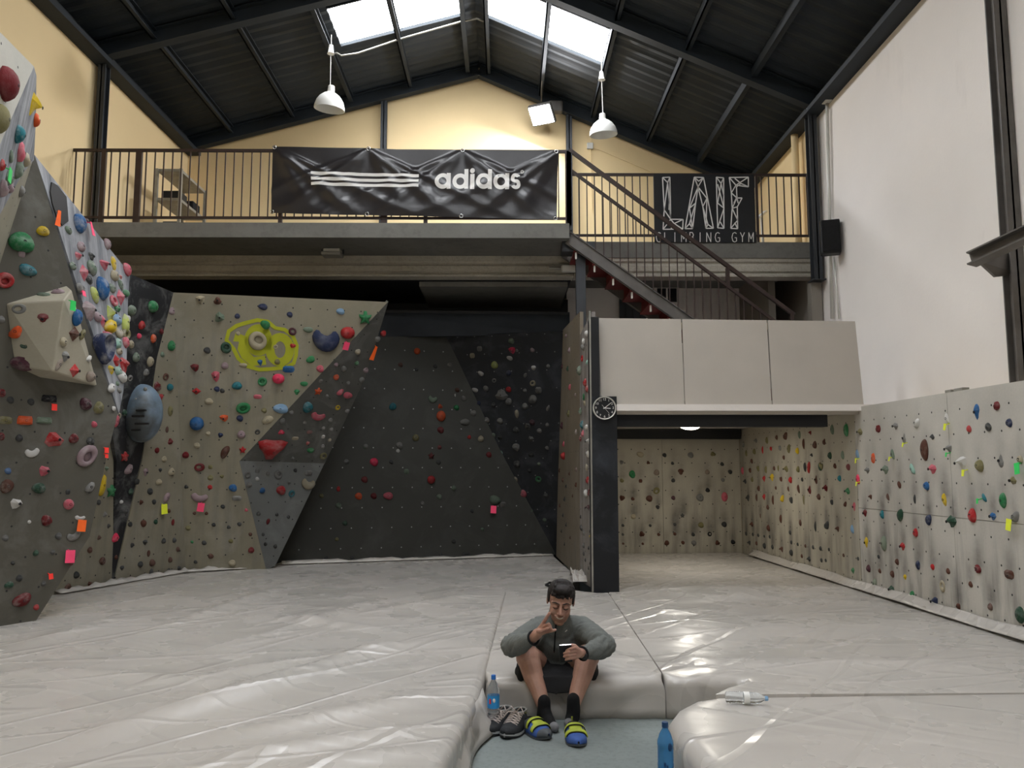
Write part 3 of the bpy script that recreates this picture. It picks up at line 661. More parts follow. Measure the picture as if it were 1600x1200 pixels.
# loose vinyl flap curling along the foot of the right wall
fb = MB(); vs = []; N = 44
for i in range(N+1):
    y = 11.4-(11.4-4.6)*i/N; x = xr(y)-.012; wv_ = .5+.5*math.sin(i*.9)*math.sin(i*.37+1)
    vs += [(x, y, MZ+.075+.02*wv_), (x-.012, y, MZ+.06+.02*wv_), (x-.05-.02*wv_, y, MZ+.02+.03*wv_), (x-.075-.03*wv_, y, MZ+.012+.018*wv_)]
fb.add(vs, [(4*i+k, 4*i+k+1, 4*i+5+k, 4*i+4+k) for i in range(N) for k in range(3)])
o = fb.build('vinyl_flap', M['vinyl'], None, True); so = o.modifiers.new('s', 'SOLIDIFY'); so.thickness = .006
tag(o, 'curling cream vinyl flap along the foot of the right climbing wall', 'vinyl flap')
def flap(p, q, label, hgt=.07, sd=1):
    b = MB(); vs = []; N = 26; r_ = random.Random(sd)
    p, q = Vector(p), Vector(q); d = (q-p).normalized(); nn = Vector((d.y, -d.x, 0))
    if nn.dot(EYE-p) < 0: nn = -nn
    for i in range(N+1):
        c = p.lerp(q, i/N); k = r_.uniform(.2, 1)
        vs += [c+Vector((0, 0, hgt*k+.012)), c+nn*.03+Vector((0, 0, hgt*.6*k+.012)), c+nn*(.07+.03*k)+Vector((0, 0, .012))]
    b.add(vs, [(3*i+k, 3*i+k+1, 3*i+4+k, 3*i+3+k) for i in range(N) for k in range(2)])
    o = b.build('vinyl_flap', M['vinyl'], None, True); so = o.modifiers.new('s', 'SOLIDIFY'); so.thickness = .006
    return tag(o, label, 'vinyl flap')
flap(mt(85, 929), mt(288, 894), 'ragged cream vinyl flap along the foot of the narrow beige panel', .05, 3)
flap(mt(292, 894), mt(428, 886), 'ragged cream vinyl flap along the foot of the wide beige wall', .045, 4)
flap(mt(440, 882), mt(862, 868), 'low cream vinyl flap along the foot of the dark rear wall', .04, 5)
# bunched torn vinyl beside the pillar
b = MB(); vs = []; W, H = 14, 8; c0_ = mt(914, 908)
for j in range(H+1):
    for i in range(W+1):
        u, v_ = i/W-.5, j/H; h = .16*math.sin(PI*v_)**.7*(.5+.6*noise.noise(Vector((i*.7, j*.5, 2))))+.03
        vs.append(c0_+Vector((u*.30+.05*noise.noise(Vector((i, j, 5.))), .25-.5*v_, max(.012, h))))
b.add(vs, [(j*(W+1)+i, j*(W+1)+i+1, (j+1)*(W+1)+i+1, (j+1)*(W+1)+i) for j in range(H) for i in range(W)])
o = b.build('vinyl_bunch', M['vinyl'], None, False); so = o.modifiers.new('s', 'SOLIDIFY'); so.thickness = .005
tag(o, 'bunched torn cream vinyl heaped at the foot of the black pillar', 'vinyl sheet')
# draped cover along the left mat's open side in the pit
dr = MB(); vs = []; N = 40
for i in range(N+1):
    u = i/N; y = 4.75-2.3*u; xe = P1[0]-.005-.03*min(1, u*6)-(.30*max(0, u-.1)); wv_ = .5+.5*math.sin(i*2.1)+.25*math.sin(i*.8)
    for (dx, z) in ((0, MZ-.035), (.012+.012*wv_, MZ-.09), (.03+.018*wv_, MZ-.15), (.045+.02*math.sin(i*.55), FZ+.06), (.055+.02*math.sin(i*.4+1), FZ+.035), (.07+.025*math.sin(i*.4+1), FZ+.012)):
        vs.append((xe+dx, y, z))
dr.add(vs, [(6*i+k, 6*i+k+1, 6*i+7+k, 6*i+6+k) for i in range(N) for k in range(5)])
o = dr.build('vinyl_drape', M['vinyl'], None, True); so = o.modifiers.new('s', 'SOLIDIFY'); so.thickness = .006
tag(o, 'creased vinyl skirt hanging down the side of the left crash mat by the shoes', 'vinyl sheet')
# ------------------------------------------------------------------ climbing holds (X Y height colour shape [aspect [rotation]]), per wall in a crop's pixels
HC = dict(r='b02a2c', dr='6b1d20', br='5a3a2e', gy='7d7c78', dg='3f403f', gn='2f7d4c', dgn='2a4a38', gg='6f7f6d', ol='7c7650', bl='2b5f93', lb='7fa0bd', nv='2a3350', tl='23707a', yl='d2b21e', orr='d4582a', pk='c8606e', hp='e6395f', be='a99f86', wh='cfcdc8', mt='8fb3a4', yg='b3bd62', mr='4e2a33', bk='1d1d20', gp='9a8488', pg='8d7f72', sp='7e8a76')
CN = dict(r='red', dr='dark red', br='brown', gy='grey', dg='dark grey', gn='green', dgn='dark green', gg='grey-green', ol='olive', bl='blue', lb='pale blue', nv='navy', tl='teal', yl='yellow', orr='orange', pk='pink', hp='hot pink', be='beige', wh='whitish', mt='mint', yg='yellow-green', mr='maroon', bk='black', gp='greyish pink', pg='grey-brown', sp='speckled green')
SN = dict(pebble='rounded', jug='scooped', wedge='wedge-shaped', tri='tapered', pinch='long narrow', ring='ring-shaped', ball='ball-shaped', crimp='thin-edged', pyr='pyramid-shaped', bean='kidney-shaped', star='star-shaped', horn='horned', egg='egg-shaped', manta='winged', bowl='bowl-shaped', knob='knobbly', slot='flat-topped')
WN = dict(R='right climbing wall', AR='alcove side wall', AB='alcove back wall', I='wide beige wall', H='narrow beige panel', J1='dark overhang', J2='lower dark overhang', K='dark rear wall', L='black rear triangle', M1='rear side wall', M2='chalky side wall',
          C='dark left prow', E1='pale volume left face', E2='pale volume right face', E0='pale volume top', D='chalky prow flank', F='narrow black panel', G='low left board', A1='top left overhang', A2='top left grey flank', B='beige prow strip')
DATA = [
('R', 1280, 600, 5, '''325 375 60 ol wedge|465 350 60 dr knob|603 330 60 gy wedge|665 425 90 gy tri .5 180|765 305 65 wh horn|888 415 50 dg wedge|830 515 160 br egg .5|1015 510 70 gy wedge|1000 270 80 wh pinch .5 25|1232 220 120 bl tri .55|1390 170 65 dr knob|1173 350 50 r pebble|1325 335 60 dg pebble|1485 305 65 nv jug|300 550 75 lb pinch .5 20|425 580 80 orr knob .6|575 550 80 gg pinch .5 20|382 675 55 gy wedge|525 670 75 gg wedge|730 665 90 mt pinch .5 35|895 665 80 pk wedge|1118 620 105 wh wedge|1255 640 90 ol jug|1420 600 100 gy tri .6 180|1570 590 60 be jug|1520 755 65 ol wedge|305 745 75 hp pinch .6 15|840 795 62 bl jug 1.2 -20|628 785 55 br pebble .7 20|402 885 45 br wedge|538 885 55 br pinch .6 25|747 900 68 dg pinch .4|980 905 90 yl pinch .5 12|1290 890 70 tl pinch .5 35|1440 910 110 gn egg .6|275 960 72 pk tri .6|360 1010 58 dr tri|493 1020 65 tl jug .8|638 1025 95 dgn egg .7 -20|857 1060 78 nv pinch .8 -30|1047 1075 95 dgn wedge|1200 1025 105 r jug .8|1365 1035 64 bl wedge|1535 1035 75 gy horn|755 1160 65 r jug .9|260 1135 65 lb pinch .6 15|215 360 100 gn egg .55|230 650 50 dr pebble|228 838 58 gn wedge'''),
('R', 1280, 780, 5, '''370 340 85 yl tri .6|510 345 115 sp egg .55|658 370 68 r wedge .8|465 450 30 dg pebble|305 465 28 dg pebble|192 438 28 br pebble|610 490 48 br jug|775 515 68 nv egg .7|888 530 42 r pebble|1010 562 42 br pebble|1245 545 64 dr knob|1485 590 62 br crimp 1.6|388 540 55 mr jug|265 560 48 gn tri|475 560 35 br pebble|573 585 52 br jug|672 610 44 yl tri|437 655 68 sp egg .7 -20|573 705 60 dgn wedge|730 745 54 gn jug|965 680 80 be ring .7|1185 665 42 br pebble|908 800 68 nv wedge|1090 840 44 br crimp|1338 840 52 br jug|1575 905 115 dgn egg .7'''),
('AR', 900, 640, 4, '''1047 218 35 gy ring|1066 272 40 ol pebble .6|1127 195 35 gy wedge|1117 262 35 ol pebble|1100 322 30 br pebble|1090 380 30 br pebble|1140 370 35 ol crimp|1043 382 48 pk egg .6|1060 450 35 dg wedge|1103 437 30 ol pebble|1077 553 45 dg tri|1130 550 45 br pinch .5|1195 193 42 ol pebble .7|1167 252 48 r pinch .4|1220 244 27 r pebble|1255 175 32 br jug|1312 165 46 br horn|1277 240 32 gy pebble|1333 245 58 ol egg .6 -15|1398 158 48 gg pebble .6|1465 147 32 dr wedge|1385 258 42 yl jug|1424 215 64 br pinch .4|1495 220 48 br jug|1553 200 38 br egg .6 -20|1300 300 28 br pebble|1475 285 28 dg wedge|1588 288 46 dgn jug|1188 375 46 ol pinch .6|1240 367 28 br pebble|1265 367 38 ol pinch .5|1318 372 46 ol wedge|1390 373 40 ol jug|1433 360 58 dg pebble .5|1458 362 76 r egg .4 -12|1530 358 46 dgn bean|1177 433 40 r tri|1227 425 48 yl tri|1283 435 32 br jug|1342 440 42 r jug|1415 437 26 dg pebble|1502 437 58 br tri .6 180|1143 493 36 br jug|1250 490 22 br pebble|1328 497 34 br pinch .6 25|1392 497 54 br pinch .5 20|1462 500 56 dr tri .7 180|1563 492 46 dr wedge .9 -25|1177 547 40 r tri|1232 565 58 br pinch .4|1292 555 42 yl horn|1347 567 40 dg crimp|1424 565 60 ol pinch .3|1520 545 38 br pebble|1200 610 30 br pebble|1153 665 30 br pinch .4|1282 683 54 br egg .5|1404 707 40 br pebble .7|1497 730 64 dg pinch .35|1570 722 48 dg horn|1102 718 36 br wedge|1205 740 38 br pebble|1340 768 28 dg pebble|1065 775 25 dg pebble|1107 780 22 dg pebble|1140 785 22 dg pebble|1177 792 18 dg pebble|1212 795 22 dg pebble|1347 830 25 dg pebble|1387 842 22 dg pebble|1085 835 35 dg wedge|1130 835 25 br pebble|1180 852 35 dg pebble|1230 858 28 dg pebble|1287 875 40 br wedge|1348 895 38 dg pebble|1435 852 22 br pebble|1483 860 25 dg pebble|1530 868 28 dg pebble|1582 875 22 dg pebble|1413 915 24 br pebble|1460 935 38 dg wedge|1535 942 26 dg pebble|1562 942 22 dg pebble'''),
('AR', 1280, 600, 5, '''105 355 75 gg pebble .6|40 455 40 br pebble|85 555 45 ol jug|185 555 65 gg pebble .6|18 640 55 ol bean|125 640 40 br pebble|160 738 50 tl jug|55 820 52 dr wedge|100 925 42 dg crimp|205 938 40 br horn|60 1105 50 br jug|145 1135 50 br wedge'''),
('AB', 900, 640, 4, '''400 280 34 be pinch 1.4 -20|287 330 34 gy wedge|350 405 54 gn jug .8|552 285 30 dg jug|452 332 30 br wedge|603 335 22 dg pebble|715 285 40 gy jug|857 278 34 ol wedge 1.2|913 340 24 dg pebble|503 392 40 pg jug|655 390 44 br tri|820 390 32 pg jug|963 390 28 dg pebble|287 443 26 ol pebble|403 447 26 br crimp|607 442 28 dg jug|918 440 24 gy pebble|503 507 42 ol ring|823 503 28 bk pebble|290 553 42 br wedge|355 557 24 br pebble|458 555 42 br jug 1.1 -30|607 552 30 mr jug|773 550 50 gy jug|928 545 60 pk egg .7|510 610 26 bk pebble|358 668 34 be jug|665 662 28 dg star|293 723 20 dg pebble|463 725 20 dg pebble|617 718 22 dg pebble|780 722 38 ol jug|925 718 36 dg jug|293 780 18 dg pebble|412 778 42 br wedge|517 780 22 br pebble|617 776 22 br pebble|732 780 24 dg pebble|835 778 27 bk ring|295 837 16 br pebble|417 838 18 br pebble|567 833 34 br knob|668 832 24 br pebble|735 833 34 gy jug|885 833 36 br wedge|982 827 28 bk pebble'''),
('I', 240, 440, 4, '''290 115 58 be wedge|400 118 50 br tri 1 180|682 158 42 nv jug 1.4|523 215 34 nv jug|850 207 38 nv jug|415 225 70 gg wedge .9 -20|1167 187 42 lb jug 1.3|1322 225 80 gn star|697 268 52 gn pinch 1.2 -35|868 312 48 mr ring|965 302 36 gg pinch 1.7|1080 365 145 nv bean 1.1 12|1213 320 78 r ball 1.2|650 370 112 be ring .95|453 413 68 dgn ring .9|333 430 42 dg jug|873 402 38 r wedge 1.3|762 408 28 be ring|980 488 42 gn pinch 1.3 25|527 325 28 be jug|255 540 54 dr wedge|445 525 44 gp jug|560 522 28 be pinch 1.8|663 508 48 bl wedge .8|773 500 38 ol jug|843 548 44 bl crimp 1.7|1040 545 48 pk jug|385 595 76 pk wedge .7|780 607 64 hp ball 1.2|680 625 54 gn ring|520 652 52 tl jug 1.2 20|395 672 36 nv jug|430 682 28 dg pebble|940 640 30 gn pinch 1.6|268 685 48 r pyr 1.3|895 692 38 gn tri|650 720 28 pk crimp 1.8|345 748 40 be jug 1.3|560 790 68 gn ring 1.2|690 805 34 ol jug|793 795 64 lb jug 1.5|437 855 48 orr wedge 1.2|538 855 42 nv jug|270 887 84 bl ball|712 865 48 be pinch 1.5 25|548 955 50 gp jug|650 940 32 dg ring|420 960 36 nv wedge|340 950 30 be jug|270 1025 38 be jug|445 1065 84 br pinch .5 -25|557 1052 40 r star|200 1083 42 dr jug|287 1160 48 dr ring 1.2|355 1160 26 ol crimp'''),
('I', 240, 660, 4, '''355 345 35 ol jug|425 340 28 ol wedge|205 403 30 dg wedge|352 405 30 r jug|495 410 50 bl jug|288 468 54 gp bean 1.7|520 475 32 gy crimp 1.8|432 527 28 dg jug|375 640 26 dg jug|470 655 28 dg wedge|536 637 26 dg pebble|255 568 22 br jug|330 568 22 br jug|215 660 32 ol jug|240 748 18 gn pebble|316 752 28 dg pebble|482 742 28 ol jug|610 797 38 dr jug|358 835 32 br pebble|262 872 22 dg pebble|490 880 44 be jug|580 548 26 pk wedge|605 700 22 br pebble'''),
('H', 240, 440, 4, '''110 400 64 gn jug .9|55 455 32 gg pebble|75 595 42 br ring|100 660 44 tl ball|47 722 40 r tri|103 810 60 ol pinch .6|83 925 38 br pinch .6|105 1000 44 dr wedge|20 1055 34 dr pinch|65 1110 38 be jug'''),
('H', 0, 720, 5, '''1138 90 64 gp tri .8|1250 75 38 dg wedge|1338 85 62 be jug|1072 165 42 dg crimp|1170 240 54 dg jug|1105 325 44 br wedge|1203 322 38 dg pebble|1015 497 42 dg jug|1120 490 52 br pebble|1215 478 40 dgn jug|1350 480 48 dr pinch .6|1035 660 42 dg wedge|1130 640 48 dg wedge|1278 625 42 dg jug|1362 620 38 dg pebble|1160 725 48 br pinch .6|1095 810 48 dg jug|1190 795 52 br pebble|950 840 42 dg wedge|1180 875 58 dg pinch .6|1330 772 40 br pebble|1318 860 40 dg pebble|1400 840 42 dg wedge|1020 920 36 br pebble|1240 165 46 be jug 1.4|1300 285 80 gp pinch .6 -30|1455 200 42 dgn jug|1320 390 32 br pebble|1390 690 36 br pebble'''),
('G', 0, 720, 5, '''830 65 42 gg wedge|797 190 150 yl horn .4|865 235 85 gn star .9|770 325 42 dg jug|820 420 48 gy wedge|850 510 40 dg wedge|775 600 42 br wedge|700 698 48 br jug|797 783 58 br jug|597 890 50 dg pebble|703 965 48 br wedge|520 995 62 br horn'''),
('J1', 240, 440, 4, '''1275 440 42 be jug|1400 360 38 gy pebble|1435 325 44 r jug|1270 510 32 gn jug|1140 520 32 gp jug|1190 545 42 gy knob|1325 555 40 gp jug|1140 598 42 orr jug|1045 622 26 gy crimp|1215 635 30 gy jug|1028 685 48 orr star|1085 715 22 gy pebble|1165 690 44 pk horn|1215 710 46 pk knob 1.5|1300 615 42 gy egg|965 785 80 tl knob .9|1027 840 56 pk bean 1.7|1150 787 34 yl ring|1210 810 32 gy pinch|1105 865 32 gy jug|805 870 42 gy jug|860 820 32 gy jug|945 880 28 gy jug|800 942 38 hp wedge 1.3|975 942 26 dr crimp 1.6|1060 917 28 gy jug|1110 925 28 gy jug|885 980 26 be crimp 1.8|1060 970 26 wh crimp|735 1050 135 r manta 1.4|965 1010 32 r wedge|1055 1030 32 gy jug|980 1055 38 gn jug 1.4|870 1105 30 gy wedge|1060 1090 48 ol ring|1100 990 26 be jug'''),
('J2', 240, 660, 4, '''588 328 40 gy ring|648 303 30 gy crimp|715 320 28 gy jug|648 353 26 wh pebble|780 325 54 gy ring|885 300 26 dg jug|598 388 38 gy jug|680 425 38 bl knob|795 425 60 r jug 1.1|848 378 30 gy wedge|863 445 42 tl ring|965 385 68 be bean 1.3|968 318 36 gy crimp 1.5|655 570 26 dg jug|770 575 22 dg pebble|843 592 22 dg pebble|715 620 38 dr pinch .6 -20|685 700 20 dg pebble|760 775 26 dg jug|700 760 22 dg pebble'''),
('K', 560, 480, 4, '''367 275 44 orr ball|263 360 32 br jug|362 390 26 dg jug|480 370 28 dg jug|570 362 34 gy jug|465 575 46 gg bean 1.2|512 620 36 orr wedge|517 680 70 orr egg .9|612 628 38 gn jug|605 550 22 wh pinch .5|660 570 38 gy knob|617 518 32 br jug|215 620 50 tl knob|718 662 42 gy jug|665 718 42 gy pinch 1.5|513 768 46 dr jug|358 815 46 ol jug|765 822 42 be jug|693 812 26 r pinch|255 865 48 gy jug|45 870 32 gg jug|247 897 24 wh pinch|507 875 30 dr jug|455 928 40 dr star|815 922 40 dr jug|97 968 56 hp jug|500 970 34 dg jug|205 968 28 dg jug|300 1028 34 gg crimp|455 1078 54 r ball|38 1078 44 dr jug|595 1130 34 gg knob|185 1180 50 pk jug 1.3|95 1180 42 dr jug|0 1182 48 orr jug'''),
('K', 560, 700, 4, '''505 305 36 gg jug|400 345 28 gy jug|855 325 64 gg knob 1.2|710 395 26 dg jug|595 585 30 dg jug|775 508 24 gg jug|670 672 42 dg crimp 1.3|515 670 26 dg jug|340 688 28 dg jug|905 355 38 gy crimp'''),
('K', 240, 660, 4, '''1155 415 36 r jug .7|1048 460 30 ol jug|1155 520 38 gg jug|1325 150 34 gy jug|1540 145 38 gy jug|1205 245 34 gy jug|1195 630 34 dgn jug|1145 730 26 ol jug|1080 848 26 dg jug|1240 845 28 dg jug'''),
('L', 560, 480, 4, '''955 212 42 gg jug|958 272 52 hp wedge|945 318 28 wh pinch 1.5 -25|850 360 50 yg jug|757 260 36 gy crimp|712 303 34 be crimp|765 415 28 wh pinch 1.5 -30|1088 268 30 gp pebble|1095 380 32 wh pinch|1185 368 28 gy jug|990 270 22 gy pebble|940 410 38 nv knob|1042 425 34 gy pinch .6 -25|1090 475 38 be ring|848 458 28 gy ring|797 510 42 gy pebble .8|728 517 28 wh pinch 1.5 -25|938 515 40 r jug|895 545 74 gy tri 1.2 180|1040 522 28 gy jug|1125 520 44 gy crimp|1090 575 60 gy knob|940 590 48 gy jug|750 600 32 nv jug|845 610 34 dg jug|1040 618 44 gy jug|990 668 56 be pinch .5|1185 632 40 gy pinch .5 -25|800 705 40 gy jug|885 712 44 gy jug|1085 720 40 mr jug|1130 772 34 gy jug|1180 735 28 gy jug|1060 745 44 dg crimp|985 765 44 dg jug|840 802 34 gg crimp|885 810 34 dg jug|1080 822 40 gy wedge|985 875 54 gy jug|1178 880 28 gy jug|888 910 32 mt jug|1080 920 38 dg jug|990 980 48 dg jug|1128 980 24 gg jug|1070 1020 34 dg jug|973 1080 46 be ring|1125 1075 40 gn ring|1028 1165 54 pk jug|850 1190 34 dg jug'''),
('L', 560, 700, 4, '''1170 295 34 dg jug|1075 392 36 gg jug|1163 450 28 gg jug'''),
('M1', 560, 480, 4, '''1300 180 26 gp pebble|1320 270 44 gp jug|1310 385 40 dgn jug|1275 370 34 mr jug|1325 500 40 pk horn|1265 500 28 br jug|1315 665 48 ol jug|1275 740 50 mr jug|1285 855 40 pk jug|1288 930 50 r ball|1258 1020 30 br jug|1320 1040 28 br jug|1280 1080 34 br jug'''),
('M1', 560, 700, 4, '''1300 240 28 dg jug|1290 320 32 dg jug|1260 360 28 br jug|1280 420 26 dg jug|1300 480 28 dg jug|1270 520 24 dg jug|1325 560 24 br jug|1290 600 26 dg jug|1340 300 24 br jug'''),
('M2', 560, 480, 4, '''1430 165 40 wh ball|1410 215 50 wh bean|1408 250 50 gy egg|1400 320 42 r ring|1430 345 36 mt jug|1385 395 66 gg knob|1420 470 56 r jug|1430 510 50 r jug|1410 560 46 gn ring|1415 600 36 be crimp|1390 650 50 gg jug|1400 735 54 tl jug|1430 750 36 wh ball|1405 790 46 pk jug|1440 840 46 wh wedge|1390 820 44 dr jug|1437 918 46 wh egg|1430 1000 46 be bean|1435 1080 46 r horn|1425 1165 56 wh knob|1355 550 26 br jug|1360 780 34 br jug|1362 1015 32 br jug|1360 1110 32 br jug'''),
('M2', 560, 700, 4, '''1445 280 48 dr jug|1440 375 48 mr wedge|1455 555 44 yl tri|1390 430 26 dg jug|1395 500 34 bk pinch 1.5 -30|1410 530 28 bk pinch 1.5 -30|1445 520 22 dg jug|1410 610 34 bk pinch 1 -30|1440 625 26 dg jug|1450 720 24 dg jug|1410 660 30 bk pinch 1 -30|1420 700 26 dg jug|1440 750 26 dg jug|1465 825 28 gp ring'''),
('C', 0, 240, 5, '''165 690 145 gn jug 1.25|335 605 72 yl knob 1.3|220 910 85 tl knob 1.5|35 990 108 r ring 1.1|170 785 50 gp crimp'''),
('B', 0, 240, 5, '''160 295 75 gy pebble 1.4'''),
('C', 0, 480, 5, '''670 755 95 mr knob|770 785 95 ol knob .85|737 915 48 pk knob|425 1035 115 r wedge 1.3|575 1025 74 dr knob|705 1050 66 dg jug|195 885 62 orr slot 1.7|345 885 46 gg slot 2.4|40 885 56 ol crimp 1.8|250 1135 64 wh bean 1.5 20|675 1160 130 gp ring 1.3 35|80 725 52 dg jug|240 740 52 dg jug|10 670 62 dr jug|5 1010 56 dr jug|150 1020 54 bk jug|10 95 52 gy jug|385 715 50 bk slot 2.2'''),
('C', 0, 720, 5, '''60 80 48 bl jug|350 80 82 pk wedge 1.1|300 215 78 dgn jug 1.3|50 200 95 br pinch .9 -40|700 205 72 gy horn|130 335 78 wh wedge 1.2|535 340 74 pk egg 1.1 -30|365 465 80 dr knob|228 478 26 wh ball|625 445 34 wh bean 2.2|575 585 64 gy bean 1.5 30|455 590 52 dg jug|410 715 38 dg jug|280 720 44 dgn jug|40 605 48 dg jug|530 245 38 dg crimp|100 800 32 dg jug|150 915 48 dg jug|70 970 48 dgn jug 1.4|340 960 38 dg jug|170 1090 84 dr pinch 1.5 20|282 1145 42 r jug|555 800 36 dr jug'''),
('E0', 60, 440, 7.27, '''55 150 75 gg jug 1.9|225 120 95 gp knob 1.4'''),
('E1', 60, 440, 7.27, '''60 430 150 dr tri 1.1|130 545 72 br jug 1.4|110 765 85 gy jug 1.5'''),
('E1', 0, 480, 5, '''130 190 95 orr horn|210 305 78 dgn jug 1.3|170 440 110 mr jug 1.5|150 15 70 gy ring 1.3'''),
('E2', 60, 440, 7.27, '''435 410 180 bl egg .75|405 595 165 br pyr|280 685 105 be jug|500 600 125 ol pinch .5 -20|305 855 115 gy tri|230 940 155 pg pinch .4 -30|405 1010 155 r pyr|580 1080 115 pg ball|575 870 66 wh horn'''),
('D', 60, 300, 7.5, '''470 370 195 bl egg .7|575 335 42 mr jug|345 445 85 gg jug|495 640 105 gp knob|465 755 90 pk wedge|800 610 115 gp egg .7|620 760 90 dg tri|400 865 84 gg jug|525 950 190 pk pyr .6|615 890 160 gg jug .7|760 860 120 pk wedge|875 840 145 yl pinch .4|585 1030 95 dg jug|885 980 115 be knob|965 1000 52 r tri|1030 910 135 pk egg .7 20|490 1130 105 gy knob|735 1130 240 bl egg .6|860 1130 95 gg knob|960 1090 115 gg pinch .5 20'''),
('D', 60, 440, 7.27, '''630 155 160 yg pinch .5 15|850 220 104 pk ring|925 180 178 pk pyr .6|890 295 84 gn jug|575 340 195 gp tri .8|665 400 105 gp jug|725 455 130 pk tri .6|805 505 140 yl horn 1.2|810 370 185 yg wedge .5|880 430 125 lb jug|975 470 185 yg horn .5|1020 420 60 wh crimp|775 635 110 pk slot|715 770 285 nv bowl .75|905 580 110 be bean|890 700 105 mt horn|880 905 155 r pyr .6|960 965 195 r wedge .5|825 1005 94 yl tri|900 1020 105 mt jug|940 1080 125 wh jug|990 590 115 ol ring|985 690 115 pk egg .7|985 135 74 gn ball|915 790 80 be knob'''),
('D', 0, 560, 6, '''1040 275 75 wh horn|1115 300 50 gy jug|1100 235 42 gg jug|1070 470 36 wh crimp'''),
('F', 160, 420, 5, '''225 325 80 gg egg 1.1|390 295 90 gn egg 1.2|305 440 68 r knob|283 525 42 hp ball|395 545 68 orr egg .85|460 490 46 dr jug|220 590 64 be jug|260 690 74 gg jug|370 725 78 be egg .9|340 810 58 gy knob|215 855 48 gy ring|540 330 62 gp jug|345 1140 0 be jug'''),
('F', 0, 480, 5, '''1225 620 78 dr knob|1200 860 92 pk knob|1035 945 0 ol jug|970 825 55 dgn jug|905 890 90 pk pinch .6|925 850 48 be ring|970 1165 70 r star'''),
('F', 0, 720, 5, '''1000 65 74 gp horn|1020 240 48 dgn jug|945 322 32 wh ball|985 395 40 dg jug|897 600 70 hp knob|905 755 36 br jug|870 940 38 dg jug'''),
('A1', 0, 40, 3.75, '''25 340 175 dr egg .9|0 545 150 ol egg .7'''),
('A2', 0, 40, 3.75, '''188 468 135 yl wedge .6|205 552 72 orr jug|100 635 95 tl egg|112 742 118 pk jug .7|148 785 76 be jug|62 768 58 gg bean 1.2|100 842 105 gg knob .8|45 888 84 gg jug|10 950 95 gp jug|58 945 64 gp jug|8 815 62 r jug'''),
]
BASE = {}
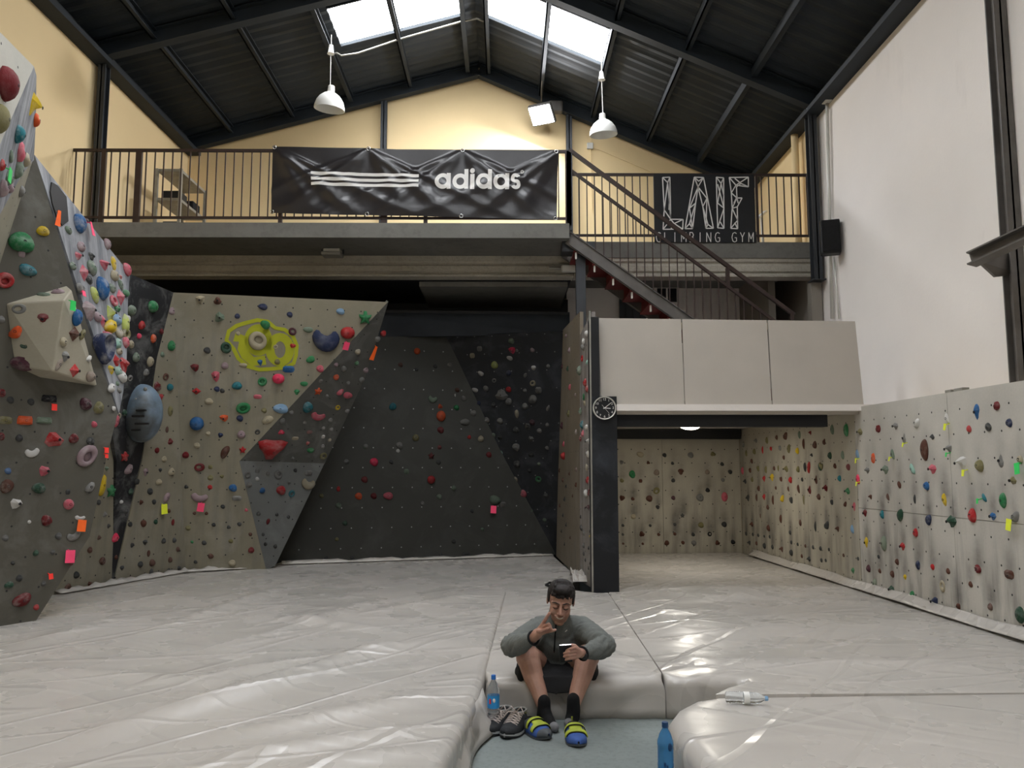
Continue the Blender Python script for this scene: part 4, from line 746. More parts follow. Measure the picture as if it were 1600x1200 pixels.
def holdmesh(kind, var):
    key = (kind, var)
    if key in BASE: return BASE[key]
    r_ = random.Random(hash(kind) % 1 + var*17+len(kind)*31+sum(map(ord, kind)))
    b = MB(); smooth = True
    if kind == 'bean':
        pts = []; rs = []
        for k in range(15):
            u_ = k/14; a = math.radians(150+216*u_); pts.append((.27*math.cos(a), .27*math.sin(a)+.05, .14)); rs.append((.14+.09*math.sin(PI*u_))*max(.12, min(1, min(u_, 1-u_)/.13))**.5)
        b.tube(pts, rs, 10)
        b.v = [(x, y, max(z, 0)) for x, y, z in b.v]
    elif kind == 'ring':
        n, m = 18, 8; vs = []
        for i in range(n):
            a = 2*PI*i/n; R_ = .34*(1+.08*math.sin(2*a+var)); rr = .15*(1+.25*math.sin(a*1+var*2))
            for k in range(m):
                t_ = 2*PI*k/m; vs.append(((R_+rr*math.cos(t_))*math.cos(a), (R_+rr*math.cos(t_))*math.sin(a), max(0, .10+rr*1.25*math.sin(t_))))
        b.add(vs, [(i*m+k, ((i+1) % n)*m+k, ((i+1) % n)*m+(k+1) % m, i*m+(k+1) % m) for i in range(n) for k in range(m)])
        b.lathe([(.25, .0), (.25, .05)], 10)
    elif kind == 'bowl':
        b.lathe([(.5, 0), (.52, .2), (.47, .40), (.42, .47), (.38, .47), (.33, .40), (.2, .33), (.0001, .31)], 22, cap=False)
        b.v = [(x*(1 if y > 0 else 1-.35*abs(y)*2), y-(.10 if y < 0 else 0)*abs(y)*6, z*(1+.5*y)) for x, y, z in b.v]
    else:
        nseg = dict(wedge=9, pyr=8, tri=12, slot=16).get(kind, 14); rings = (1, .96, .8, .55, .28)
        ph = [r_.uniform(0, 2*PI) for _ in range(4)]
        def outline(a):
            c, s = math.cos(a), math.sin(a)
            if kind == 'pyr': return .5/max(abs(c)+abs(s), .01)*1.0
            if kind == 'tri':
                return .5*(.62+.38*max(0, -s)**3) if s < 0 else .5*(.78+.12*math.cos(2*a))
            if kind == 'manta': return .5*float(np.interp(math.degrees(a) % 360, (0, 28, 60, 90, 120, 152, 180, 215, 245, 270, 295, 325, 360), (.72, 1, .62, .5, .62, 1, .72, .5, .62, .98, .62, .5, .72)))
            if kind == 'star': return .5*(.72+.28*math.cos(5*(a-PI/2)))
            if kind == 'horn': return .5*(.58+.42*max(0, math.sin(a+.6))**4+.25*max(0, math.sin(a-2.0))**6)
            if kind == 'slot': return .5*min(1/max(abs(c), .01), .5/max(abs(s), .01)) if s < 0 else .5*min(1/max(abs(c), .01), .35/max(abs(s), .01))
            if kind == 'wedge': return .5*(.80+.14*math.sin(3*a+ph[0])+.06*math.sin(2*a+ph[1]))
            if kind == 'crimp': return .5*min(1/max(abs(c), .01), .62/max(abs(s), .01), .95)
            if kind == 'egg': return .5*(1-.09*s)
            if kind == 'ball': return .5
            return .5*(.88+.07*math.sin(2*a+ph[0])+.05*math.sin(3*a+ph[1]))
        def prof(r, a):
            s = math.sin(a)
            if kind == 'pyr': return .62*(1-r)
            if kind == 'tri': return .5*(1-r)**.8
            if kind == 'wedge': return .52*(1-r**1.5)*(1+.35*s*(1-r)+.2*s)
            if kind == 'ball': return .78*math.sqrt(max(0, 1-r*r))**.85
            if kind == 'crimp': return .40*(1-r**4)*(1+.6*s*r)
            if kind == 'slot': return .45*(1-r**6)
            if kind == 'manta': return .42*(1-r*r)**.7
            z = .52*math.sqrt(max(0, 1-r*r))
            if kind == 'jug': z *= 1-.45*math.exp(-((r-.45)/.3)**2)*max(0, s)
            if kind == 'egg': z *= 1.12
            if kind == 'knob': z *= 1+.35*math.sin(5*a+ph[0])*r*math.sin(7*r+ph[1])
            return z
        vs = []
        for r in rings:
            for k in range(nseg):
                a = 2*PI*k/nseg; o = outline(a); x, y = o*r*math.cos(a), o*r*math.sin(a)
                z = prof(r, a)+(.02*r_.uniform(-1, 1) if kind in ('wedge', 'knob', 'horn') else 0)
                vs.append((x, y, max(z, 0) if r < 1 else 0))
        vs.append((0, 0, prof(0, PI/2))); t_ = len(vs)-1
        fs = [(i*nseg+k, i*nseg+(k+1) % nseg, (i+1)*nseg+(k+1) % nseg, (i+1)*nseg+k) for i in range(len(rings)-1) for k in range(nseg)]
        fs += [((len(rings)-1)*nseg+k, (len(rings)-1)*nseg+(k+1) % nseg, t_) for k in range(nseg)]
        fs.append(tuple(range(nseg-1, -1, -1))); b.add(vs, fs)
        smooth = kind not in ('pyr', 'wedge', 'tri', 'crimp', 'slot')
    me = bpy.data.meshes.new('climbing_hold'); me.from_pydata(b.v, [], b.f)
    bm = bmesh.new(); bm.from_mesh(me); bmesh.ops.recalc_face_normals(bm, faces=bm.faces[:])
    # sit the outline exactly in a unit box
    xs = [v.co.x for v in bm.verts]; ys = [v.co.y for v in bm.verts]
    for v in bm.verts: v.co.x = (v.co.x-(max(xs)+min(xs))/2)/(max(xs)-min(xs)); v.co.y = (v.co.y-(max(ys)+min(ys))/2)/(max(ys)-min(ys))
    zc = max((v.co.z for v in bm.verts if v.co.xy.length < .12), default=.3)
    bm.to_mesh(me); bm.free(); me.materials.append(None)
    for p in me.polygons: p.use_smooth = smooth
    if not smooth: me.set_sharp_from_angle(angle=math.radians(25)); [setattr(p, 'use_smooth', True) for p in me.polygons]
    BASE[key] = (me, zc); return BASE[key]
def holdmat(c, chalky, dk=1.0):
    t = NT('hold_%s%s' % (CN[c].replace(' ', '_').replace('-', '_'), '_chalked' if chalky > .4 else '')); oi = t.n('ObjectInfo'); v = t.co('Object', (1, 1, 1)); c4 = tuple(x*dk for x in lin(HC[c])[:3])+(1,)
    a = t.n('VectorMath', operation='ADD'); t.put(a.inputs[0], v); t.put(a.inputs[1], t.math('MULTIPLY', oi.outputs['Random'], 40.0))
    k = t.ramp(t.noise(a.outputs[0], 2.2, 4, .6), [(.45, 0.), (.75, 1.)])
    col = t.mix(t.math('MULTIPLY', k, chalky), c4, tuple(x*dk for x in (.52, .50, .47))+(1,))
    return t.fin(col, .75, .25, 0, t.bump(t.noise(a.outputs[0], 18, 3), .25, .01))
HM = {}
def hm(c, ch, dk=1.0):      # dk: darkens the hold colours, wall by wall
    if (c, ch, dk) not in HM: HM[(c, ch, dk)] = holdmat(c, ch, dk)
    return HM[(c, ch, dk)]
HOLD_TONE = dict(K=.36, L=.32, J1=.6, J2=.45, F=.8, C=.7, M1=.6, M2=.8, D=.8, H=.75, I=.8, G=.8)
bolt_me = bpy.data.meshes.new('bolt'); bb = MB().lathe([(.012, 0), (.012, .004), (.0085, .005), (.0085, .001)], 8); bolt_me.from_pydata(bb.v, [], bb.f); bolt_me.materials.append(M['blackplastic'])
REC = []
for wk, ox, oy, sc_, txt in DATA:
    for ent in txt.replace('\n', '').split('|'):
        f = ent.split(); 
        if float(f[2]) <= 0: continue
        X, Y_, h = float(f[0]), float(f[1]), float(f[2]); c, sh = f[3], f[4]
        asp = float(f[5]) if len(f) > 5 else 1.0; rot = float(f[6]) if len(f) > 6 else 0
        REC.append([wk, ox+X/sc_, oy+Y_/sc_, h/sc_, c, sh, asp, rot])
REC = [r for r in REC if -20 < r[1] < 1610]
ORD = ['', 'first', 'second', 'third', 'fourth', 'fifth', 'sixth', 'seventh', 'eighth', 'ninth', 'tenth', 'eleventh', 'twelfth']
NUM = ['', 'one', 'two', 'three', 'four', 'five', 'six', 'seven', 'eight', 'nine', 'ten', 'eleven', 'twelve']
byk = {}
for r in REC: byk.setdefault((r[0], r[4], r[5]), []).append(r)
for k, L in byk.items():
    L.sort(key=lambda r: r[2]); n = len(L)
    for i, r in enumerate(L):
        s = '%s %s climbing hold on the %s' % (CN[k[1]], SN[k[2]], WN[k[0]])
        if n == 2: s += ', the %s of two' % ('upper' if i == 0 else 'lower')
        elif n > 2:
            j = i+1; e = n-i
            num = NUM[n] if n < 13 else str(n)
            if j == 1: s += ', highest of %s' % num
            elif e == 1: s += ', lowest of %s' % num
            elif j <= e: s += ', %s highest of %s' % (ORD[j] if j < 13 else str(j), num)
            else: s += ', %s lowest of %s' % (ORD[e] if e < 13 else str(e), num)
        r.append(s)
REC.sort(key=lambda r: -r[3]*r[3]*max(.3, r[6]))
NIND = 300
CH = dict(D=.75, A2=.45, E0=.35, E1=.3, E2=.35, F=.5, J1=.4, J2=.4, M2=.6, C=.4, L=.45, R=.25, I=.15, G=.25, H=.15)
stuff = MB(); stuff_mats = []; sf_mat = []
for idx, (wk, px, py, h, c, sh, asp, rot, label) in enumerate(REC):
    pl = WALL[wk]; p = AP(px, py, pl); n, ax, ay = basis(pl)
    s = h*(p-EYE).length/F/ math.hypot(1, 0)
    if sh in ('pyr', 'wedge', 'ball', 'egg', 'jug', 'knob'): s *= .94
    Rm = Matrix((ax, ay, n)).transposed() @ Matrix.Rotation(math.radians(rot), 3, 'Z')
    p = p - n*.004
    if wk == 'D': s *= 1.12; asp *= 1.2
    me, zc = holdmesh(sh, idx % 3)
    W, Hh = s*asp, s; D = .75*min(W, Hh)**.85*max(W, Hh)**.15
    if wk in ('R', 'AR'): D *= 1.0
    chv = CH.get(wk, .1); chv = round(chv, 2)
    if idx < NIND:
        o = bpy.data.objects.new('climbing_hold', me); C.objects.link(o)
        o.matrix_world = Matrix.Translation(p) @ Rm.to_4x4() @ Matrix.Diagonal((W, Hh, D, 1))
        o.material_slots[0].link = 'OBJECT'; o.material_slots[0].material = hm(c, chv, HOLD_TONE.get(wk, .9))
        tag(o, label, 'climbing hold', 'climbing holds on the %s' % WN[wk])
        if h > 11 and sh not in ('bowl', 'ring', 'bean'):
            bo = bpy.data.objects.new('bolt', bolt_me); C.objects.link(bo); bo.parent = o
            bo.matrix_parent_inverse = Matrix.Identity(4)
            bo.location = (0, 0, zc-.0045/D); bo.scale = (1/W, 1/Hh, 1/D)
    else:
        A = Matrix.Translation(p) @ Rm.to_4x4() @ Matrix.Diagonal((W, Hh, D, 1)); k = hm(c, chv, HOLD_TONE.get(wk, .9))
        if k not in stuff_mats: stuff_mats.append(k)
        stuff.add([A @ v.co for v in me.vertices], [tuple(q.vertices) for q in me.polygons]); sf_mat += [stuff_mats.index(k)]*len(me.polygons)
o = stuff.build('small_climbing_holds', None, None, False, fix=False); 
for m_ in stuff_mats: o.data.materials.append(m_)
o.data.polygons.foreach_set('material_index', sf_mat); o.data.polygons.foreach_set('use_smooth', [True]*len(sf_mat)); o.data.set_sharp_from_angle(angle=math.radians(35))
tag(o, 'many small assorted climbing holds scattered over all the climbing walls', 'climbing holds', None, 'stuff')
# teeth inside the jaw-like ring on the prow
# neon route tags (paper slips) hanging beside holds
TAGM = dict(hp=('hot pink', 'ff4f78'), orr=('orange', 'ff6a22'), r=('red', 'ff3b30'), yl=('yellow', 'e6ef3a'), gn=('green', '35d264'), wh=('white', 'f0f0ee'))
TM = {k: paint('neon_%s_paper' % v[0].replace(' ', '_'), v[1], .6, .04, 20, 0) for k, v in TAGM.items()}
TAGS = [('R', 1280, 600, 5, '315 600 35 yl|1018 335 45 yl|687 475 30 yl|1028 552 30 gn|1162 695 45 yl|1588 660 75 gn|580 585 30 yl|1275 915 35 gn|1522 1100 75 yl|320 780 30 yl'),
        ('J1', 240, 440, 4, '1195 395 50 hp'), ('I', 240, 660, 4, '297 525 50 hp'), ('H', 240, 660, 4, '50 540 55 yl'),
        ('C', 0, 480, 5, '402 782 45 r|810 1118 38 r|810 1162 28 r'), ('C', 0, 720, 5, '615 505 78 orr|525 745 84 hp|375 900 36 r'), ('C', 0, 240, 5, '435 510 110 orr'),
        ('E1', 60, 440, 7.27, '115 845 75 r|180 962 60 hp'), ('D', 60, 300, 7.5, '580 440 150 hp'), ('D', 60, 440, 7.27, '465 145 60 hp'), ('E2', 60, 440, 7.27, '338 268 100 gn'),
        ('A2', 0, 40, 3.75, '15 868 70 gn'), ('K', 560, 700, 4, '840 383 46 hp'), ('J1', 560, 480, 4, '88 280 90 orr')]
tn = {}
TR = []
for wk, ox, oy, sc_, txt in TAGS:
    for e_ in txt.split('|'):
        f = e_.split(); TR.append((wk, ox+float(f[0])/sc_, oy+float(f[1])/sc_, float(f[2])/sc_, f[3]))
from collections import Counter
cnt = Counter((t_[0], t_[4]) for t_ in TR); TR.sort(key=lambda t_: t_[2]); seen = Counter()
for i, (wk, px, py, h, c) in enumerate(TR):
    pl = WALL[wk]; n, ax, ay = basis(pl); p = AP(px, py, pl)+n*.035; s = h*(p-EYE).length/F; w2 = s*(.75 if s < .12 else .35)
    b = MB(); a = rnd.uniform(-.15, .15); R_ = Matrix((ax, ay, n)).transposed() @ Matrix.Rotation(a, 3, 'Z')
    pts = [(-w2/2, s/2, 0), (w2/2, s/2, .004), (w2/2, -s/2, .012), (-w2/2, -s/2, .006)] if s < .12 else [(-w2/4, s/2, 0), (w2/4, s/2, 0), (w2/2, -s/2, .01), (-w2/2, -s/2, .01)]
    b.prism([p+R_ @ Vector(q_) for q_ in pts], n*.003)
    b.bar(p+R_ @ Vector((0, s/2, 0))-n*.035, p+R_ @ Vector((0, s/2-.01, 0)), .006, .006)
    seen[(wk, c)] += 1; m_ = cnt[(wk, c)]; j = seen[(wk, c)]
    lab = 'neon %s paper route tag on the %s' % (TAGM[c][0], WN[wk])
    if m_ == 2: lab += ', the %s of two' % ('upper', 'lower')[j-1]
    elif m_ > 2: lab += ', %s highest of %s' % (ORD[j], NUM[m_]) if j > 1 else ', highest of %s' % NUM[m_]
    tag(b.build('route_tag', TM[c]), lab, 'route tag', 'neon paper route tags')

# shoe-rubber scuffs on the pale boards, worn in around each foothold
for key, o in SHEETS:
    n, ax, ay = basis(WALL[key]); P0 = Vector((0, 0, MZ)); hs = []
    for r in REC:
        if r[0] == key:
            p = AP(r[1], r[2], WALL[key]); hs.append(((p-P0).dot(ax), (p-P0).dot(ay), random.Random(int(r[1]*r[2])).random(), r[3]/7))
    me = o.data; co = np.empty(len(me.vertices)*3); me.vertices.foreach_get('co', co); co = co.reshape(-1, 3)-np.array(P0)
    U, V_ = co @ np.array(ax), co @ np.array(ay); sc_ = np.zeros(len(U))
    for hu, hv, rn, sz in hs:
        am = max(.12, min(1, (1.55-hv)/.7))*(.35+.5*rn); du = (U-hu-.02*(rn-.5))/(.045+.02*rn); dv = V_-hv-.05
        sc_ += am*np.exp(-du**2)*np.exp(-np.where(dv > 0, dv/(.10+.10*rn), dv/.045)**2)
    a_ = me.attributes.new('scuff', 'FLOAT', 'POINT'); a_.data.foreach_set('value', np.clip(sc_, 0, .8).astype(np.float32))
# ------------------------------------------------------------------ long black banner
yb = 9.80
bn = empty('banner', AY(650, 290, yb), 'long black sports brand banner with white stripes tied to the balcony railing', 'banner')
c00, c10, c01, c11 = AY(427, 229, yb), AY(872, 236, yb), AY(424, 333, yb), AY(870, 343, yb)
t = NT('black_banner_vinyl'); v = t.co(); M['banner'] = t.fin(lin('232021'), .29, .5, 0, t.bump(t.noise(v, 7, 3), .25, .012))
M['print'] = paint('white_print', 'dcdad6', .5, .02, 3, 0)
gx = [0, .335, .665, 1.0]
def bpos(u, v, off=0):      # u along, v down
    p = (c00*(1-u)+c10*u)*(1-v)+(c01*(1-u)+c11*u)*v
    h = 0
    for g_ in gx:            # diagonal tension folds falling from the grommets
        for sl, am in ((.30, .045), (.16, .03), (-.30, .045), (-.16, .03), (.5, .03), (-.5, .03)):
            d = (u-g_)-sl*v
            h += am*.8*math.exp(-(d/(.014+.028*v))**2)*min(1, v*5)*(1-.5*v)
    h += .015*math.sin(u*9+v*3)+.02*noise.noise(Vector((u*6, v*2, 3)))
    sag = 0
    for a_, b_ in zip(gx[:-1], gx[1:]):
        if a_ <= u <= b_: sag = .008*math.sin(PI*(u-a_)/(b_-a_))
    p = p.copy(); p.y -= h*min(1, (1-v)*6+.3)+off; p.z -= sag*(1-v); return p
b = MB(); NU, NV = 150, 40
b.add([bpos(i/NU, j/NV) for j in range(NV+1) for i in range(NU+1)], [(j*(NU+1)+i, j*(NU+1)+i+1, (j+1)*(NU+1)+i+1, (j+1)*(NU+1)+i) for j in range(NV) for i in range(NU)])
o = b.build('banner_sheet', M['banner'], bn, True, fix=False)
def uvpx(px, py):
    p = AY(px, py, yb); d1 = c10-c00; u = (p.x-c00.x)/(c10.x-c00.x); top = c00.z+(c10.z-c00.z)*u; bot = c01.z+(c11.z-c01.z)*u
    return u, (top-p.z)/(top-bot)
def strip(p0, p1, th, n=40):   # printed bar following the cloth, in photo pixels
    b = MB(); vs = []
    for i in range(n+1):
        x = p0[0]+(p1[0]-p0[0])*i/n; y = p0[1]+(p1[1]-p0[1])*i/n
        for dy in (-th/2, 0, th/2): vs.append(bpos(*uvpx(x, y+dy), .006))
    b.add(vs, [(3*i+k, 3*i+k+1, 3*i+4+k, 3*i+3+k) for i in range(n) for k in range(2)]); return b
for y0, y1 in ((271, 274.5), (279.5, 283), (287.5, 291)):
    strip((487, y0), (655, y1), 4.6).build('stripe', M['print'], bn, True)
# letters a d i d a s
def arc(cx, cy, r, a0, a1, w_, n=26):
    b = MB(); vs = []
    for i in range(n+1):
        a = math.radians(a0+(a1-a0)*i/n)
        for rr in (r-w_/2, r+w_/2): vs.append(bpos(*uvpx(cx+rr*math.cos(a), cy+rr*math.sin(a)), .006))
    b.add(vs, [(2*i, 2*i+1, 2*i+3, 2*i+2) for i in range(n)]); return b
def vbar(x, y0, y1, w_):
    b = MB(); vs = []; n = 8
    for i in range(n+1):
        for dx in (-w_/2, w_/2): vs.append(bpos(*uvpx(x+dx, y0+(y1-y0)*i/n), .0065))
    b.add(vs, [(2*i, 2*i+1, 2*i+3, 2*i+2) for i in range(n)]); return b
def letter(bs):
    b = MB()
    for q_ in bs: b.add(q_.v, q_.f)
    b.build('letter', M['print'], bn, False, fix=False)
wl = 6.2
letter([arc(692.5, 283.5, 9.2, 0, 360, wl), vbar(702, 271, 296, wl)])
letter([arc(720, 284, 9.2, 0, 360, wl), vbar(729.5, 265, 296.5, wl)])
letter([vbar(739, 273, 297, wl+.5), arc(739, 268, 1.9, 0, 360, 3.8)])
letter([arc(757, 284.5, 9.2, 0, 360, wl), vbar(766.5, 266, 297, wl)])
letter([arc(784, 285, 9.2, 0, 360, wl), vbar(793.5, 272, 297.5, wl)])
letter([arc(806.5, 279.2, 4.7, 340, 90, 5.6), arc(806.5, 289, 5.0, 270, 510, 5.6)])
letter([arc(816.5, 269, 2.3, 0, 360, .7), vbar(816.2, 267.8, 270.2, .6)])
for u, v_ in [(g_+(.006 if g_ == 0 else -.006 if g_ == 1 else 0), .02) for g_ in gx]+[(.003, .985), (.335, .985), (.665, .985), (.995, .985)]:
    q0 = bpos(u, v_, .008); MB().tube([q0+Vector((.022*math.cos(2*PI*k/10), 0, .022*math.sin(2*PI*k/10))) for k in range(10)], .006, 6, closed=True).build('grommet', M['chrome'], bn, True)

# ------------------------------------------------------------------ LAIF sign board
ys = 10.60
sg = empty('gym_sign', AY(1101, 325, ys), 'black painted board with white line lettering hung on the right railing', 'sign')
MB().bx(AY(1021, 272, ys), AY(1181, 379.5, ys+.02)).build('sign_board', M['black'], sg)
SX = lambda x, y: AY(880+x/3.75, 200+y/3.75, ys-.006)
def lines(polys, r, name):
    b = MB()
    for pl_ in polys:
        for p_, q_ in zip(pl_[:-1], pl_[1:]): b.bar(SX(*p_), SX(*q_), r, .006, (0, 1, 0))
    return b.build(name, M['print'], sg)
Ll = [[(582, 290), (625, 288), (630, 535), (703, 535), (700, 592), (585, 594), (592, 480), (582, 290), (612, 320), (625, 288)], [(612, 320), (592, 480), (630, 535), (585, 594)], [(612, 320), (630, 535), (650, 560), (703, 535)], [(650, 560), (700, 592)], [(650, 560), (630, 594)], [(608, 560), (650, 560), (670, 592)], [(625, 330), (620, 480)]]
La = [[(768, 288), (822, 290), (880, 588), (836, 588), (818, 460), (790, 345), (776, 440), (758, 590), (714, 590), (768, 288), (790, 345), (822, 290), (794, 312), (768, 288)], [(790, 345), (842, 412), (818, 460)], [(842, 412), (836, 588), (848, 565), (880, 588)], [(818, 460), (848, 565)], [(776, 440), (740, 470), (790, 345)], [(740, 470), (758, 590), (740, 560), (714, 590)], [(776, 440), (740, 560)]]
Li = [[(897, 288), (940, 292), (942, 588), (905, 585), (897, 288), (925, 325), (940, 292)], [(925, 325), (905, 440), (942, 470), (905, 585)], [(905, 330), (942, 470)], [(925, 325), (942, 400)], [(920, 550), (942, 588)]]
Lf = [[(973, 290), (1085, 288), (1085, 345), (1042, 325), (1015, 345), (1018, 410), (1048, 410), (1020, 462), (1022, 590), (982, 588), (990, 470), (985, 380), (973, 290), (1012, 335), (1085, 288)], [(1085, 345), (1012, 335), (985, 380)], [(1042, 325), (1005, 295)], [(985, 380), (1018, 410), (990, 470), (1020, 462)], [(1018, 410), (1025, 440)], [(990, 470), (1022, 540), (982, 588)], [(1000, 440), (1020, 400)], [(1005, 555), (1022, 590)]]
for L_ in (Ll, La, Li, Lf): lines(L_, .014, 'letter')
def txt(s, x0, dx, y0, h):
    G = {'C': [[(1, .1), (.6, 0), (.2, .1), (0, .5), (.2, .9), (.6, 1), (1, .9)]], 'L': [[(0, 0), (0, 1), (.8, 1)]], 'I': [[(.4, 0), (.4, 1)]], 'M': [[(0, 1), (0, 0), (.5, .7), (1, 0), (1, 1)]],
         'B': [[(0, 0), (0, 1), (.6, 1), (.85, .75), (.6, .48), (0, .48)], [(.6, .48), (.8, .25), (.55, 0), (0, 0)]], 'N': [[(0, 1), (0, 0), (.9, 1), (.9, 0)]], 'G': [[(1, .12), (.6, 0), (.2, .1), (0, .5), (.2, .9), (.6, 1), (1, .9), (1, .55), (.6, .55)]], 'Y': [[(0, 0), (.45, .5), (.9, 0)], [(.45, .5), (.45, 1)]]}
    for i, ch in enumerate(s):
        if ch in G: lines([[(x0+i*dx+p_[0]*h*.48, y0+p_[1]*h) for p_ in pl_] for pl_ in G[ch]], .009, 'small_letter')
txt('CLIMBING GYM', 545, 49.3, 612, 56)

# ------------------------------------------------------------------ pendant lamps
def pendant(px, py, px0, py0, Y, rad, label, tilt):
    p0 = AY(px0, py0, Y); p1 = AY(px, py, Y); t = empty('pendant_lamp', p0, label, 'lamp', 'white pendant lamps')
    MB().lathe([(.0, .07), (.03, .07), (.045, -.05), (.055, -.06), (.0, -.06)], 16, p0, None, False).build('canopy', M['white'], t, 40)
    zr_ = zroof(p0.x)-.02
    MB().tube([p0+Vector((0, 0, .07)), Vector((p0.x, p0.y, zr_))], .008, 6).build('hook', M['galv'], t)
    MB().tube([p0+Vector((0, 0, -.05)), p1+Vector((0, 0, rad*.95))], .006, 6).build('cord', M['whiteplastic'], t)
    R_ = Matrix.Rotation(tilt[0], 3, 'X') @ Matrix.Rotation(tilt[1], 3, 'Y')
    pr = [(.16, 1.10), (.21, 1.06), (.24, .66), (.46, .54), (.70, .34), (.88, .06), (.97, -.22), (1.0, -.46), (.97, -.47), (.93, -.22), (.84, .04), (.66, .30), (.42, .5), (.18, .6)]
    MB().lathe([(r*rad, z*rad) for r, z in pr], 28, p1, R_, False).build('shade', M['white'], t, 35)
    MB().ell(p1+Vector((0, 0, rad*.15)), (rad*.22, rad*.22, rad*.3), None, 12, 8).build('bulb', M['whiteplastic'], t, True)
pendant(515.5, 160, 517, 78, 11.3, .225, 'white bell-shaped pendant lamp hanging left of the ridge', (.12, .1))
pendant(942.5, 201, 940, 119, 11.6, .21, 'white bell-shaped pendant lamp hanging right of the ridge above the stair', (.1, -.06))
# conduit along the skylight to the left lamp
b = MB(); pts = [(518, 68), (527, 82), (534, 88), (560, 84), (625, 62), (720, 32), (745, 24), (757, 28)]
P_ = []
for x, y in pts:
    d_ = ray(x, y); xs_ = d_.x/d_.y*11.7; q_ = EYE+d_*(11.7/d_.y); P_.append(Vector((q_.x, 11.68, min(q_.z, zroof(q_.x)-.1))))
tag(MB().tube(P_, .014, 8).build('conduit_pipe', M['galv'], None, True), 'thin grey conduit running along the lower edge of the left skylight', 'pipe')
# ------------------------------------------------------------------ flood lamp on the gable
p = AY(847, 178, 13.05); t = empty('flood_lamp', p, 'blazing square flood lamp mounted under the gable rafter right of the ridge', 'lamp')
fd = Vector((-.30, -.62, -.72)).normalized(); R_ = fd.to_track_quat('Z', 'Y').to_matrix()
MB().bbox(p, (.42, .36, .09), .02, R_).build('housing', M['steelgrey'], t)
MB().bbox(p+fd*.048, (.38, .31, .02), .006, R_).build('lens', emit('flood_lens', 'eef2ff', 30), t)
q_ = AY(868, 168, 13.15); MB().bbox(q_, (.24, .16, .2), .03).build('ballast_box', M['steelgrey'], t)
MB().bar(p-fd*.05, q_, .04, .03).build('yoke', M['steel'], t)
MB().tube([AY(846, 158, 13.2), AY(848, 75, 11.9)], .012, 6).build('drop_rod', M['steelgrey'], t)
la = bpy.data.lights.new('flood_light', 'AREA'); la.shape = 'RECTANGLE'; la.size = .38; la.size_y = .3; la.energy = FLOOD_W; la.color = (.93, .95, 1)
lo = bpy.data.objects.new('flood_light', la); C.objects.link(lo); lo.location = p+fd*.09; lo.rotation_euler = fd.to_track_quat('-Z', 'Y').to_euler(); lo.parent = t; lo.matrix_parent_inverse = Matrix.Translation(-t.location)
# small junction box and cables on the gable
p = AY(922, 228, YG-.03); t = empty('junction_box', p, 'small white junction box with cables on the yellow gable right of the post', 'electrical box')
MB().bbox(p, (.11, .05, .11), .01).build('box', M['whiteplastic'], t)
MB().tube([p+Vector((.01, 0, -.05)), AY(925, 330, YG-.02)], .008, 6).tube([p+Vector((.01, 0, .05)), AY(924, 198, YG-.03)], .008, 6).tube([p+Vector((.05, 0, -.02)), AY(1080, 295, YG-.03)], .005, 6).build('cable', M['yellow'], t)
# ------------------------------------------------------------------ speaker and pipes at the right wall
p = AY(1298, 371, 9.75); t = empty('wall_speaker', p, 'black loudspeaker box mounted on the right wall beside the mezzanine', 'speaker')
R_ = Matrix.Rotation(-.35, 3, 'Z')
MB().bbox(p+Vector((0, .02, 0)), (.235, .17, .43), .018, R_).build('cabinet', M['blackplastic'], t); MB().bbox(p+R_ @ Vector((0, -.095, 0)), (.205, .03, .40), .008, R_).build('grille', M['fabric_black'], t)
MB().bx(p+Vector((.02, .08, -.04)), p+Vector((.14, .16, .04))).build('wall_bracket', M['steel'], t)
b = MB(); b.tube([AX(1292, 157, XR-.04), AX(1300, 498, XR-.04)], .022, 8); t2 = empty('wall_conduit', AX(1292, 157, XR-.04), 'grey vertical conduit with a box at the top corner of the white wall', 'pipe'); b.build('conduit', M['whiteplastic'], t2, True)
q_ = AX(1292, 152, XR-.05); MB().bbox(q_, (.1, .14, .14), .015).build('junction_box', M['whiteplastic'], t2); MB().tube([q_, q_+Vector((-.14, .3, -.02))], .015, 6).build('stub_pipe', M['whiteplastic'], t2, True)
tag(MB().tube([Vector((4.1, 10.9, 6.3)), Vector((4.1, 10.9, 5.0)), Vector((4.1, 10.9, ZF))], .05, 14).build('drain_pipe', M['yellow'], None, True), 'yellow painted vertical pipe in the rear right corner above the railing', 'pipe')
for (x, y, lab) in ((1309, 500, 'inner'),):
    tag(MB().tube([AX(1303, 402, XR-.03), AX(1311, 498, XR-.03)], .012, 6).build('cable_pipe', M['whiteplastic'], None, True), 'thin pale cable pipe running down below the black loudspeaker', 'pipe')
b = MB(); b.tube([AY(1270, 402, 10.5), AY(1290, 408, 10.4), AY(1296, 425, 10.3), AY(1288, 440, 10.4), AY(1284, 446, 10.5)], .014, 7)
tag(b.build('loop_cable', M['whiteplastic'], None, True), 'looped pale cable at the end of the concrete beam near the speaker', 'cable')
